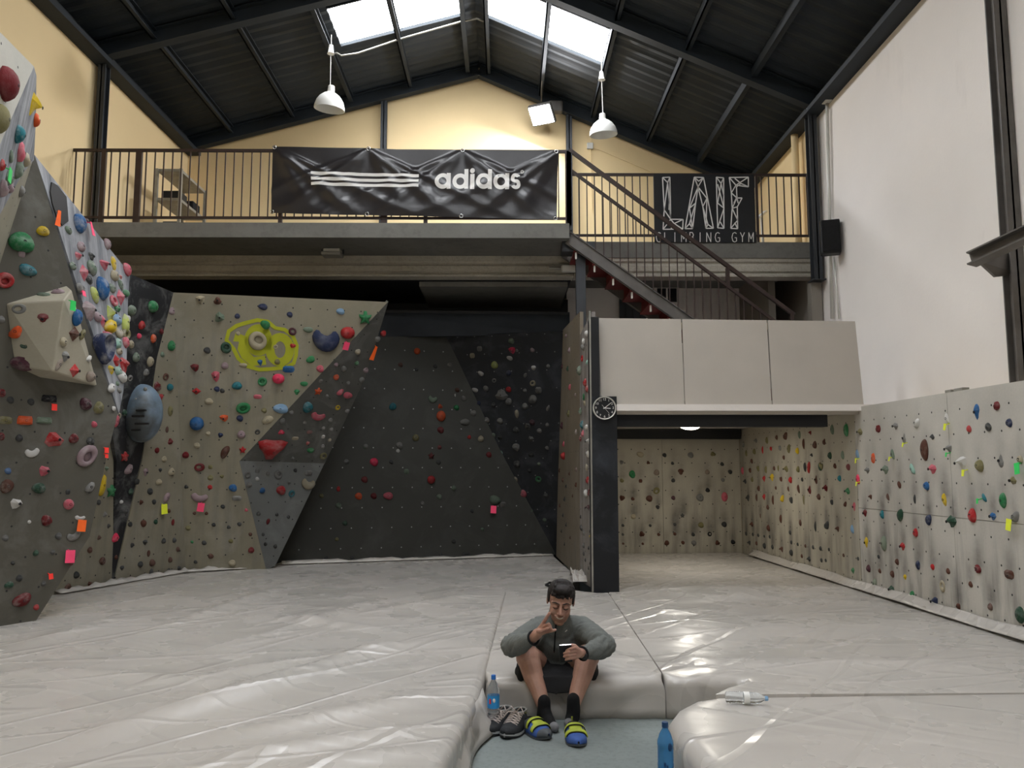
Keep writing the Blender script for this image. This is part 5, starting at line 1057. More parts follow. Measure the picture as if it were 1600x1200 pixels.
# ------------------------------------------------------------------ wall clock
p = AY(944.5, 637.5, 8.065); t = empty('wall_clock', p, 'round black wall clock with white numerals on the black pillar', 'clock')
rc = 18.3/1250*8.06; Rc = Matrix.Rotation(PI/2, 3, 'X')
MB().lathe([(rc*.94, -.03), (rc, -.02), (rc, .012), (rc*.97, .02), (rc*.9, .012), (rc*.9, -.01)], 40, p, Rc, False).build('rim', M['whiteplastic'], t, 40)
MB().lathe([(.0001, 0), (rc*.92, 0), (rc*.92, -.03), (.0001, -.03)], 40, p, Rc, False).build('dial', M['black'], t)
def hand(a, r0, r1, w_, name):
    d_ = Vector((math.sin(math.radians(a)), 0, math.cos(math.radians(a)))); MB().bar(p+d_*r0*rc+Vector((0, -.008, 0)), p+d_*r1*rc+Vector((0, -.008, 0)), w_, .003, (0, 1, 0)).build(name, M['print'], t)
hand(52, -.12, .72, .006, 'minute_hand'); hand(95, -.1, .52, .008, 'hour_hand'); hand(140, -.35, .62, .002, 'second_hand')
for k in range(1, 13):
    cu = bpy.data.curves.new('numeral', 'FONT'); cu.body = str(k); cu.size = rc*.30; cu.align_x = 'CENTER'; cu.align_y = 'CENTER'; cu.extrude = .0008
    o = bpy.data.objects.new('numeral', cu); C.objects.link(o); a = 2*PI*k/12
    dg = bpy.context.evaluated_depsgraph_get(); me = bpy.data.meshes.new_from_object(o.evaluated_get(dg)); bpy.data.objects.remove(o); bpy.data.curves.remove(cu)
    o = bpy.data.objects.new('numeral', me); C.objects.link(o); me.materials.clear(); me.materials.append(M['print']); o.parent = t; o.matrix_parent_inverse = Matrix.Identity(4)
    o.location = (rc*.74*math.sin(a), -.004, rc*.74*math.cos(a)); o.rotation_euler = (PI/2, 0, 0)
# ------------------------------------------------------------------ alcove lamp
p = AY(1078, 667, 9.9); t = empty('alcove_lamp', (p.x, p.y, 2.1), 'bright oval lamp on the low ceiling of the alcove', 'lamp')
Rz = Matrix.Rotation(.5, 3, 'Z')
pl_ = Vector((p.x, p.y, 2.075)); MB().bbox(pl_+Vector((0, 0, .035)), (.34, .16, .03), .012, Rz).build('base', M['white'], t)
MB().ell(pl_, (.155, .07, .05), Rz, 20, 10).build('diffuser', emit('alcove_lens', 'fff6e0', 14), t, True)
la = bpy.data.lights.new('alcove_light', 'AREA'); la.shape = 'DISK'; la.size = .25; la.energy = ALCOVE_W; la.color = (1, .95, .85)
lo = bpy.data.objects.new('alcove_light', la); C.objects.link(lo); lo.parent = t; lo.location = (0, 0, -.09)
# ------------------------------------------------------------------ things on the mezzanine
sh = empty('shelf_unit', AY(268, 300, 12.3), 'grey metal shelving unit standing on the balcony at left', 'shelf')
X0 = -5.37; Y0, Y1 = 11.4, 12.35
for z in (5.91, 5.47, 5.02):
    MB().bx((X0+.25, Y0, z-.02), (X0+.60, Y1, z+.02)).build('shelf_board', M['galv'], sh)
for x in (X0+.25, X0+.60):
    for y in (Y0, Y1): MB().bx((x-.02, y-.02, ZF), (x+.02, y+.02, 5.93)).build('upright', M['galv'], sh)
for k, (dx, dy, z, c_) in enumerate(((.36, 11.65, 5.49, 'black'), (.38, 12.1, 5.49, 'fabric_black'), (.36, 11.7, 5.04, 'steel'))):
    tag(MB().bbox((X0+dx+.06, dy, z+.075), (.26, .28, .15), .012).build('storage_box', M[c_]), ('dark storage box on the middle shelf of the metal unit, nearer one', 'dark storage box on the middle shelf of the metal unit, farther one', 'dark storage box on the bottom shelf of the metal unit')[k], 'box', 'dark boxes on the shelf unit')
tp = AY(1189, 325, 11.4); t = empty('folding_stand', (tp.x, 11.4, ZF), 'white folding stand on the mezzanine right of the black sign', 'stand')
MB().bar((tp.x+.02, 11.4, ZF), (tp.x, 11.4, ZF+.62), .03, .03).build('leg', M['white'], t); MB().bar((tp.x-.06, 11.35, ZF+.58), (tp.x+.1, 11.5, ZF+.72), .05, .03).build('head', M['white'], t); MB().bx((tp.x-.1, 11.3, ZF), (tp.x+.14, 11.5, ZF+.02)).build('foot', M['white'], t)
tp = AY(1192, 345, 12.4); t = empty('potted_plant', (tp.x, 12.4, ZF), 'dark green plant in a pot behind the right railing', 'plant')
MB().lathe([(.11, 0), (.14, .2), (.12, .2), (.1, .03)], 14, (tp.x, 12.4, ZF)).build('pot', M['blackplastic'], t)
lf = paint('leaf_green', '1f3a22', .6, .2, 6, 0)
for k in range(26):
    a = k*2.4; r_ = .06+.16*rnd.random(); q0 = Vector((tp.x, 12.4, ZF+.2)); q1 = q0+Vector((r_*math.cos(a), r_*math.sin(a), .08+.25*rnd.random()))
    s_ = Vector((-math.sin(a), math.cos(a), 0))*.035; m_ = q0.lerp(q1, .6)+Vector((0, 0, .05))
    MB().add([q0, m_-s_, q1, m_+s_], [(0, 1, 2, 3)]).build('leaf', lf, t)
p = AY(1187, 330, 13.0); tag(MB().bx((p.x-.17, 12.95, ZF+.02), (p.x+.17, 13.0, ZF+.85)).build('dark_panel', M['steel']), 'dark board leaning on the gable behind the plant', 'board')
for px, c_, lab in ((459, 'redpaint', 'red'), (478, 'redpaint', 'dark orange')):
    p = AY(px, 340, 12.0)
p = AY(458, 342, 11.5); ch = empty('red_stool', (p.x, 11.5, ZF), 'small red stool partly hidden behind the black banner', 'stool')
MB().bbox((p.x, 11.5, ZF+.42), (.34, .34, .03), .01).build('seat', M['redpaint'], ch)
for dx in (-.14, .14):
    for dy in (-.14, .14): MB().bar((p.x+dx, 11.5+dy, ZF), (p.x+dx*.9, 11.5+dy*.9, ZF+.41), .03, .03).build('leg', M['redpaint'], ch)
# ------------------------------------------------------------------ bottles
t = NT('clear_plastic'); M['clear'] = t.fin((.93, .97, 1, 1), .06, .5, Transmission_Weight=.92, IOR=1.25)
t = NT('blue_plastic'); M['bluebottle'] = t.fin(lin('5fa5dc'), .12, .5, Transmission_Weight=.65, IOR=1.25)
M['bluelabel'] = paint('blue_label', '2f8fd0', .4, .1, 14, 0); M['bluecap'] = paint('blue_cap', '2667b5', .4, .03, 10, 0); M['palecap'] = paint('pale_blue_cap', '86aed2', .4, .03, 10, 0); M['navyp'] = paint('navy_print', '14406b', .5, .1, 14, 0)
def bottle(name, loc, h, r, label, R=None, body='clear', labm='bluelabel', capm='bluecap', drop=False):
    loc = Vector(loc); t = empty(name, loc, label, 'bottle'); pr = [(.0001, .02*h), (r*.7, 0), (r*.95, .015*h), (r, .05*h)]
    for k in range(6):
        z = .08+.05*k; pr += [(r, z*h), (r*.95, (z+.012)*h), (r, (z+.024)*h)]
    pr += [(r, .40*h), (r*.97, .41*h), (r*.97, .66*h), (r, .67*h), (r*.96, .73*h), (r*.7, .83*h), (r*.38, .90*h), (r*.33, .92*h), (r*.33, .95*h), (.0001, .95*h)]
    MB().lathe(pr, 24, loc, R, False).build('bottle_body', M[body], t, True)
    cp = loc+((R @ Vector((0, 0, .925*h))) if R else Vector((0, 0, .925*h)))
    MB().lathe([(.0001, .075*h), (r*.36, .075*h), (r*.4, .065*h), (r*.4, 0), (.0001, 0)], 18, cp, R, False).build('cap', M[capm], t, 40)
    if labm: MB().lathe([(r*1.0, .42*h), (r*1.0, .65*h)], 24, loc, R, False).build('label_band', M[labm], t, True)
    return t
pb_ = AZ(771, 1147, FZ); pb_ = Vector((AY(771, 1100, 4.62).x, 4.62, FZ+.002))
bt = bottle('water_bottle', pb_, .30, .034, 'clear water bottle with blue cap and blue label behind the running shoes')
q_ = pb_+Vector((0, -.035, .16)); MB().box(q_+Vector((-.018, .004, .005)), (.010, .004, .026)).build('red_print', paint('red_print', 'c8303a', .5), bt); MB().ell(q_+Vector((.004, 0, .01)), (.008, .003, .012), None, 8, 6).build('white_print', M['print'], bt)
pb2 = Vector((AY(1040, 1180, 3.78).x, 3.78, FZ+.002))
bt = bottle('blue_bottle', pb2, .30, .037, 'large translucent blue water bottle standing beside the rounded crash mat', None, 'bluebottle', None, 'navyp')
q_ = pb2+Vector((.014, -.0345, .20)); MB().ell(q_, (.010, .004, .018), None, 12, 8).build('drop_print', M['navyp'], bt, True)
for k in range(5): MB().box(pb2+Vector((-.02+.010*k, -.037, .09+.012*((k*7) % 4))), (.008, .006, .018)).build('print_mark', M['navyp'], bt)
# lying empty bottle on the right mat
c_ = AZ(1166, 1090, MZ+.035); dr_ = Vector((1, -.12, 0)).normalized(); R_ = dr_.to_track_quat('Z', 'Y').to_matrix()
bt = bottle('empty_bottle', Vector((c_.x, c_.y, MZ+.034))-dr_*.105, .215, .03, 'empty clear bottle with a pale blue cap lying on the right crash mat', R_, 'clear', None, 'palecap')
MB().lathe([(.0305, .09), (.0305, .12)], 20, Vector((c_.x, c_.y, MZ+.034))-dr_*.105, R_, False).build('label_band', M['white'], bt, True)
# small dark strap loop on the mat behind the man
b = MB(); c_ = AZ(862, 916, MZ+.012); b.tube([c_+Vector((.2, .02, 0)), c_+Vector((.08, .0, .015)), c_+Vector((-.02, .05, .03)), c_+Vector((-.06, .0, .012)), c_+Vector((-.02, -.06, .008)), c_+Vector((.03, -.03, .006))], .013, 6)
tag(b.build('strap', M['fabric_black'], None, True), 'small dark strap loop lying on the mat behind the man', 'strap')
# ------------------------------------------------------------------ seated man
t = NT('skin'); v = t.co(); col = t.ramp(t.noise(v, 9, 4), [(.3, lin('9b7464')), (.7, lin('b68e7c'))]); at_ = t.n('Attribute', attribute_name='stubble'); col = t.mix(at_.outputs['Fac'], col, lin('5a4238')); M['skin'] = t.fin(col, .5, .4, 0, t.bump(t.noise(v, 120, 2), .1, .002), Subsurface_Weight=.08)
t = NT('grey_knit'); v = t.co(); col = t.ramp(t.noise(v, 240, 3), [(.3, lin('575a57')), (.7, lin('70736f'))]); M['jacket'] = t.fin(col, .8, .3, 0, t.bump(t.noise(t.co('Object', (1, 1, 1)), 25, 3), .25, .006))
M['hair'] = paint('dark_hair', '1d1512', .65, .35, 30, .5, 220)
M['shorts'] = paint('black_shorts', '0e0e10', .8, .2, 9, .3, 40)
M['sock'] = paint('black_sock', '101012', .95, .2, 30, .3, 200)
M['teeth'] = paint('teeth', 'b9b0a2', .3, .02, 30, 0)
def fuse(mb, name, m, parent, voxel, smooth=4, fac=.5, disp=None):
    """join overlapping closed pieces into one continuous surface"""
    o = mb.build(name+'_raw', m, None, True)
    r_ = o.modifiers.new('r', 'REMESH'); r_.mode = 'VOXEL'; r_.voxel_size = voxel; r_.use_smooth_shade = True
    if smooth: s_ = o.modifiers.new('s', 'SMOOTH'); s_.iterations = smooth; s_.factor = fac
    bpy.context.view_layer.update(); dg = bpy.context.evaluated_depsgraph_get()
    me = bpy.data.meshes.new_from_object(o.evaluated_get(dg)); raw = o.data; bpy.data.objects.remove(o); bpy.data.meshes.remove(raw)
    me.name = name
    if disp:
        nr = [vv.normal.copy() for vv in me.vertices]
        for vv, n_ in zip(me.vertices, nr): vv.co += n_*disp(vv.co)
    if not me.materials: me.materials.append(m)
    for p_ in me.polygons: p_.use_smooth = True
    o = bpy.data.objects.new(name, me); C.objects.link(o)
    if parent: o.parent = parent; o.matrix_parent_inverse = Matrix.Translation(parent.location).inverted()
    return o
D0 = .12
J = lambda x, y, Y: AY(x, y, Y+D0)
root = empty('person', (.33, 5.2, MZ), 'seated dark-haired man in grey top and black shorts raising two fingers, holding a phone', 'person')
hipL, hipR = J(850, 1047, 5.14), J(889, 1047, 5.14)
kneeL, kneeR = J(825, 1027, 4.76), J(918, 1026, 4.76)
ankL, ankR = J(850, 1106, 4.60), J(896, 1103, 4.60)
pel = J(869, 1040, 5.18); mid = J(869, 1015, 5.04); chest = J(873, 995, 4.95); nb = J(873, 972, 4.86)
hc = J(876, 940.5, 4.80)
shL, shR = J(841, 985, 4.92), J(909, 983, 4.92); elL, elR = J(799, 1010, 4.66), J(946, 1009, 4.66)
wrL, wrR = J(833, 997, 4.48), J(911, 1021, 4.50)
Rh = Matrix.Rotation(-.05, 3, 'Z') @ Matrix.Rotation(.10, 3, 'Y') @ Matrix.Rotation(math.radians(13), 3, 'X')
HS = 1.02
H = lambda x, y, z: hc+Rh @ (Vector((x, y, z))*HS)
def hell(b, c, r, n=16, m=12): return b.ell(H(*c), [q*HS for q in r], Rh, n, m)
body = MB()
hell(body, (0, .015, .032), (.075, .094, .088), 20, 14); hell(body, (0, -.018, -.04), (.062, .071, .072), 20, 14)
hell(body, (0, -.060, -.100), (.030, .026, .02)); hell(body, (0, -.03, -.080), (.05, .05, .035))
for s in (-1, 1):
    hell(body, (s*.036, -.060, -.038), (.022, .022, .024)); body.cap(H(s*.012, -.084, .022), H(s*.052, -.068, .022), .010*HS, .008*HS)
    hell(body, (s*.030, -.077, .0), (.017, .012, .011)); hell(body, (s*.0105, -.097, -.036), (.0078, .010, .0075)); hell(body, (s*.0765, .012, .002), (.008, .018, .027))
body.cap(H(0, -.084, .012), H(0, -.108, -.031), .0075*HS, .0108*HS)
body.cap(H(-.024, -.083, -.066), H(0, -.094, -.071), .006, .008).cap(H(.024, -.083, -.066), H(0, -.094, -.071), .006, .008)       # lower lip
body.cap(H(-.027, -.082, -.055), H(0, -.096, -.057), .005, .007).cap(H(.027, -.082, -.055), H(0, -.096, -.057), .005, .007)     # upper lip
body.cap(H(0, .03, -.07), nb+Vector((0, .03, -.05)), .056, .062)
body.chain([nb+Vector((0, .03, -.04)), chest, mid, pel], [.07, .11, .11, .11])
for sh, el, wr in ((shL, elL, wrL), (shR, elR, wrR)): body.chain([chest, sh, el, wr], [.08, .055, .040, .027])
for hp_, kn, an, sd in ((hipL, kneeL, ankL, -1), (hipR, kneeR, ankR, 1)):
    body.chain([pel, hp_, kn], [.10, .088, .073], 16)
    sm = kn.lerp(an, .38)+Vector((sd*.004, .012, 0)); sm2 = kn.lerp(an, .7)+Vector((0, .006, 0))
    body.chain([kn, sm, sm2, an], [.069, .060, .047, .035], 16)
    body.ell(kn+Vector((0, -.03, .005)), (.045, .036, .05))
    body.ell(kn.lerp(an, .33)+Vector((sd*.012, .035, 0)), (.046, .045, .09))
# right hand (viewer's left): horn sign
def P3(x, y, Y): return J(x, y, Y)
pc = P3(844, 985, 4.42)
body.cap(wrL, P3(840, 990, 4.44), .026, .030)
kn_i, kn_m, kn_r, kn_p = P3(847.5, 975.5, 4.40), P3(850.5, 979, 4.39), P3(852, 983, 4.39), P3(852.5, 987.5, 4.40)
for k_ in (kn_i, kn_m, kn_r, kn_p): body.cap(P3(838, 991, 4.45), k_, .020, .0105)
body.chain([kn_i, P3(852.5, 967.5, 4.38), P3(855.5, 962.5, 4.375), P3(858.5, 958, 4.37)], [.0105, .0098, .009, .0078])
body.chain([kn_m, P3(857.5, 975, 4.36), P3(860, 979, 4.375), P3(856, 982, 4.39)], [.0095, .009, .0085, .0078])
body.chain([kn_r, P3(859.5, 980.5, 4.36), P3(861.5, 984, 4.375), P3(857, 986, 4.39)], [.0092, .0088, .0082, .0075])
body.chain([kn_p, P3(859.5, 986.5, 4.38), P3(864, 985.5, 4.375), P3(868, 984.2, 4.37)], [.0095, .0085, .0078, .007])
body.chain([P3(841, 986, 4.40), P3(846, 986.5, 4.375), P3(851, 984, 4.362), P3(855, 982.5, 4.352)], [.013, .0105, .0092, .008])
# left hand (viewer's right) closed round the phone
body.cap(wrR, P3(905, 1020, 4.45), .026, .028)
for (y0, x1, y1, x2, y2, rr) in ((1012.5, 891, 1014, 885, 1016.5, .0082), (1017.6, 889, 1019, 881.5, 1021, .0084), (1022.8, 889, 1024.2, 881.5, 1026, .0082), (1027.8, 890, 1029.2, 884, 1031, .0075)):
    k_ = P3(898, y0, 4.395); body.cap(P3(906, 1021, 4.45), k_, .021, .0095); body.chain([k_, P3(x1, y1, 4.37), P3(x2, y2, 4.39)], [.009, rr, rr*.85])
body.chain([P3(903, 1015, 4.43), P3(898, 1009.5, 4.43), P3(892, 1008.5, 4.45), P3(888, 1010, 4.455)], [.014, .0125, .011, .009])
ob = fuse(body, 'body', M['skin'], root, .0036, 2, .4)
sa = ob.data.attributes.new('stubble', 'FLOAT', 'POINT'); Ri = Rh.transposed()
for i_, v_ in enumerate(ob.data.vertices):
    c = Ri @ (v_.co-hc)/HS
    if c.length < .16: sa.data[i_].value = .34*max(0, min(1, (-.045-c.z+.35*max(0, -c.y-.075))/.03))*max(0, min(1, (.05-c.y)/.03))
# hair
hb = MB(); hell(hb, (0, .012, .074), (.078, .092, .056), 20, 12); hell(hb, (.004, -.052, .094), (.060, .044, .030)); hell(hb, (0, .065, .02), (.074, .05, .085), 20, 12)
for s in (-1, 1): hell(hb, (s*.070, .022, .036), (.013, .056, .046)); hell(hb, (s*.0735, -.012, .022), (.006, .012, .026))
r9 = random.Random(4)
for k in range(46):
    a = r9.uniform(-.055, .058); z0 = .10+r9.uniform(-.01, .022); hb.cap(H(a*.7, -.02, z0+.012), H(a+r9.uniform(-.012, .016), -.085-.006*r9.random()+abs(a)*.25, .074-r9.random()*.024+abs(a)*.1), .010, .004, 6)
for k in range(30):
    a = r9.uniform(-1, 1); hb.cap(H(a*.045, -.03+r9.uniform(-.03, .05), .118), H(a*.06+.012, -.05+r9.uniform(-.03, .08), .122-abs(a)*.02), .008, .004, 6)
fuse(hb, 'hair', M['hair'], root, .0038, 1, .4, lambda c: .0018*noise.noise(Vector((c.x*260, c.y*90, c.z*90))))
fd_ = MB()
for s in (-1, 1):
    MB().chain([H(s*.013, -.0955, .0235), H(s*.032, -.0905, .029), H(s*.050, -.0745, .022)], [.0036, .0042, .0024], 6).build('eyebrow', M['hair'], root, True)
    MB().chain([H(s*.016, -.0885, -.0035), H(s*.024, -.0905, -.0075), H(s*.034, -.089, -.0085), H(s*.045, -.081, -.0045)], [.0014, .0022, .0022, .0014], 6).build('eyelash', M['hair'], root, True)
b = MB(); vs = []
for i in range(11):
    u = -1+2*i/10; zc_ = -.0605+.0055*u*u; hh = .0027*(1-u*u)**.5+.0005
    for dz in (-hh, hh): vs.append(H(u*.0215, -.1015+.0165*u*u, zc_+dz))
b.add(vs, [(2*i, 2*i+1, 2*i+3, 2*i+2) for i in range(10)]); o = b.build('teeth', M['teeth'], root, True); so = o.modifiers.new('s', 'SOLIDIFY'); so.thickness = .003
# jacket
jk = MB(); jk.ell(chest+Vector((0, .03, .005)), (.175, .115, .12), None, 20, 14); jk.chain([nb+Vector((0, .035, -.04)), chest, mid, pel+Vector((0, .02, .02))], [.095, .128, .132, .135], 18)
jk.ell(mid+Vector((0, -.02, -.02)), (.14, .12, .12), None, 18, 12); jk.ell(J(868, 1036, 5.0), (.125, .07, .06))
for sh, el, wr in ((shL, elL, wrL), (shR, elR, wrR)):
    jk.chain([chest+Vector((0, .03, .03)), sh, sh.lerp(el, .5)+Vector((0, 0, .006)), el, el.lerp(wr, .5)+Vector((0, 0, -.004)), wr.lerp(el, .13)], [.105, .080, .070, .063, .055, .038], 16)
jk.chain([H(0, .045, -.10), nb+Vector((0, .02, -.03))], [.068, .088], 16)
def fold(c):
    a = Vector((c.x*16, c.y*16, c.z*16)); d = min((c-elL).length, (c-elR).length, (c-shL).length*1.1, (c-shR).length*1.1)
    h = .003*noise.noise(a); best = 9
    for p_, q_ in ((shL, elL), (elL, wrL), (shR, elR), (elR, wrR)):
        e = q_-p_; u = max(0, min(1, (c-p_).dot(e)/e.length_squared)); w_ = c-p_-e*u
        if w_.length < best: best = w_.length; bs = (u*e.length, e.normalized(), w_, p_)
    if best < .11:
        x = bs[1].orthogonal().normalized(); y = bs[1].cross(x); an = math.atan2(bs[2].dot(y), bs[2].dot(x))
        h += .0085*math.exp(-(d/.15)**2)*(abs(noise.noise(Vector((bs[0]*26+an*.9, math.cos(an)*1.1, math.sin(an)*1.1+bs[3].x*9))))*2.4-.6)
    return h
fuse(jk, 'jacket', M['jacket'], root, .0065, 5, .5, fold)
# collar, zip, chest mark, cuffs, watch
zs = [J(868.5, 975, 4.76), J(868.5, 985, 4.775), J(868, 998, 4.80), J(867, 1010, 4.83), J(866, 1019, 4.86)]
def onfront(x, y):            # point on the jacket front seen at this pixel
    dg = bpy.context.evaluated_depsgraph_get(); d_ = ray(x, y).normalized()
    ok, loc, n_, i_, ob_, m_ = SC.ray_cast(dg, EYE, d_)
    return loc-d_*.003 if ok and abs(loc.y-5) < .6 else None
bpy.context.view_layer.update()
zp = [q_ for q_ in (onfront(868.6-.15*k, 976+k*2.2) for k in range(20)) if q_]
zp = [q_ for q_ in zp if q_.y > 4.6]
if len(zp) > 3: MB().tube(zp, .0045, 6).build('zip', M['fabric_black'], root, True); MB().ell(zp[-1], (.006, .004, .008), None, 8, 6).build('zip_pull', M['chrome'], root, True)
q_ = onfront(884.5, 986)
if q_: MB().bar(q_+Vector((-.006, 0, -.004)), q_+Vector((.007, 0, .006)), .004, .003, (0, 1, 0)).build('chest_mark', M['print'], root)
def ringat(p, d_, r, th, name, m):
    x = d_.orthogonal().normalized(); y = d_.cross(x); MB().tube([p+(x*math.cos(2*PI*k/20)+y*math.sin(2*PI*k/20))*r for k in range(20)], th, 8, closed=True).build(name, m, root, True)
ringat(wrL+(wrL-elL).normalized()*.004, (elL-wrL).normalized(), .0355, .0065, 'cuff', M['fabric_black'])
ringat(wrR+(wrR-elR).normalized()*.004, (elR-wrR).normalized(), .0355, .007, 'cuff', M['fabric_black'])
wd_ = (elR-wrR).normalized(); MB().bbox(wrR+Vector((.005, -.036, -.010)), (.03, .014, .034), .005).build('watch', M['blackplastic'], root)
# shorts
st_ = MB(); st_.ell(pel+Vector((0, -.01, -.01)), (.175, .15, .105), None, 20, 14)
for hp_, kn, sd in ((hipL, kneeL, -1), (hipR, kneeR, 1)):
    e_ = hp_.lerp(kn, .60)+Vector((sd*.012, 0, -.035)); st_.chain([hp_, hp_.lerp(kn, .3)+Vector((sd*.01, 0, -.01)), e_], [.112, .112, .103], 18)
    st_.cap(hp_.lerp(kn, .42)+Vector((sd*.045, 0, -.05)), e_+Vector((sd*.035, .03, -.035)), .065, .05)
st_.prism([J(846, 1040, 4.90), J(892, 1040, 4.90), J(901, 1056, 4.68), J(899, 1072, 4.64), J(890, 1083, 4.645), J(869, 1086, 4.635), J(850, 1083, 4.645), J(840, 1072, 4.64), J(837, 1056, 4.68)], (0, .075, -.01))
st_.ell(J(869, 1052, 4.84), (.11, .12, .045))
for sd, x_ in ((-1, 815), (1, 925)): st_.ell(J(x_, 1050, 4.82), (.042, .09, .045)); st_.ell(J(x_-sd*-1, 1058, 4.78), (.032, .06, .035))
fuse(st_, 'shorts', M['shorts'], root, .008, 5, .5, lambda c: .006*noise.noise(Vector((c.x*14, c.y*14, c.z*14))))
# socks
def foot(an, toe, m, name):
    b = MB(); heel = Vector((an.x-(toe.x-an.x)*.18, an.y+.035, FZ+.034))
    b.chain([an+Vector((0, 0, .035)), an+Vector((0, 0, -.02)), heel], [.038, .040, .034]); b.chain([heel, heel.lerp(toe, .55)+Vector((0, 0, .012)), toe], [.034, .036, .024]); b.chain([an, heel.lerp(toe, .5)+Vector((0, 0, .012))], [.036, .034])
    o = fuse(b, name, m, root, .006, 3); return o
t1 = AZ(866, 1146, FZ); t2 = AZ(889, 1138, FZ)
foot(ankL, Vector((t1.x, t1.y+.02, FZ+.026)), M['sock'], 'sock'); foot(ankR, Vector((t2.x, t2.y+.0, FZ+.026)), M['sock'], 'sock')
gs = paint('grey_sock_toe', '77777a', .9, .1, 40, .2)
for q_ in (Vector((t1.x, t1.y+.02, FZ+.027)), Vector((t2.x, t2.y, FZ+.027))): MB().ell(q_+Vector((0, 0, .001)), (.0285, .034, .0265), None, 14, 10).build('sock_toe', gs, root, True)
# phone
ph = J(884, 1021, 4.415); N_ = (hc-ph).normalized(); Lx = Vector((1, .05, .12)); Lx = (Lx-N_*Lx.dot(N_)).normalized(); Ly = N_.cross(Lx)
Rp = Matrix((Lx, Ly, N_)).transposed()
pt = empty('mobile_phone', ph, 'dark mobile phone with a bright metal edge held in the man\'s hand', 'phone')
MB().bbox(ph, (.070, .118, .009), .004, Rp).build('case', M['blackplastic'], pt, 40)
MB().bbox(ph+Ly*.0595*(1 if Ly.z > 0 else -1), (.066, .003, .0095), .001, Rp).build('metal_edge', M['chrome'], pt); MB().bbox(ph+N_*.0046, (.062, .104, .001), .0004, Rp).build('screen', M['black'], pt)

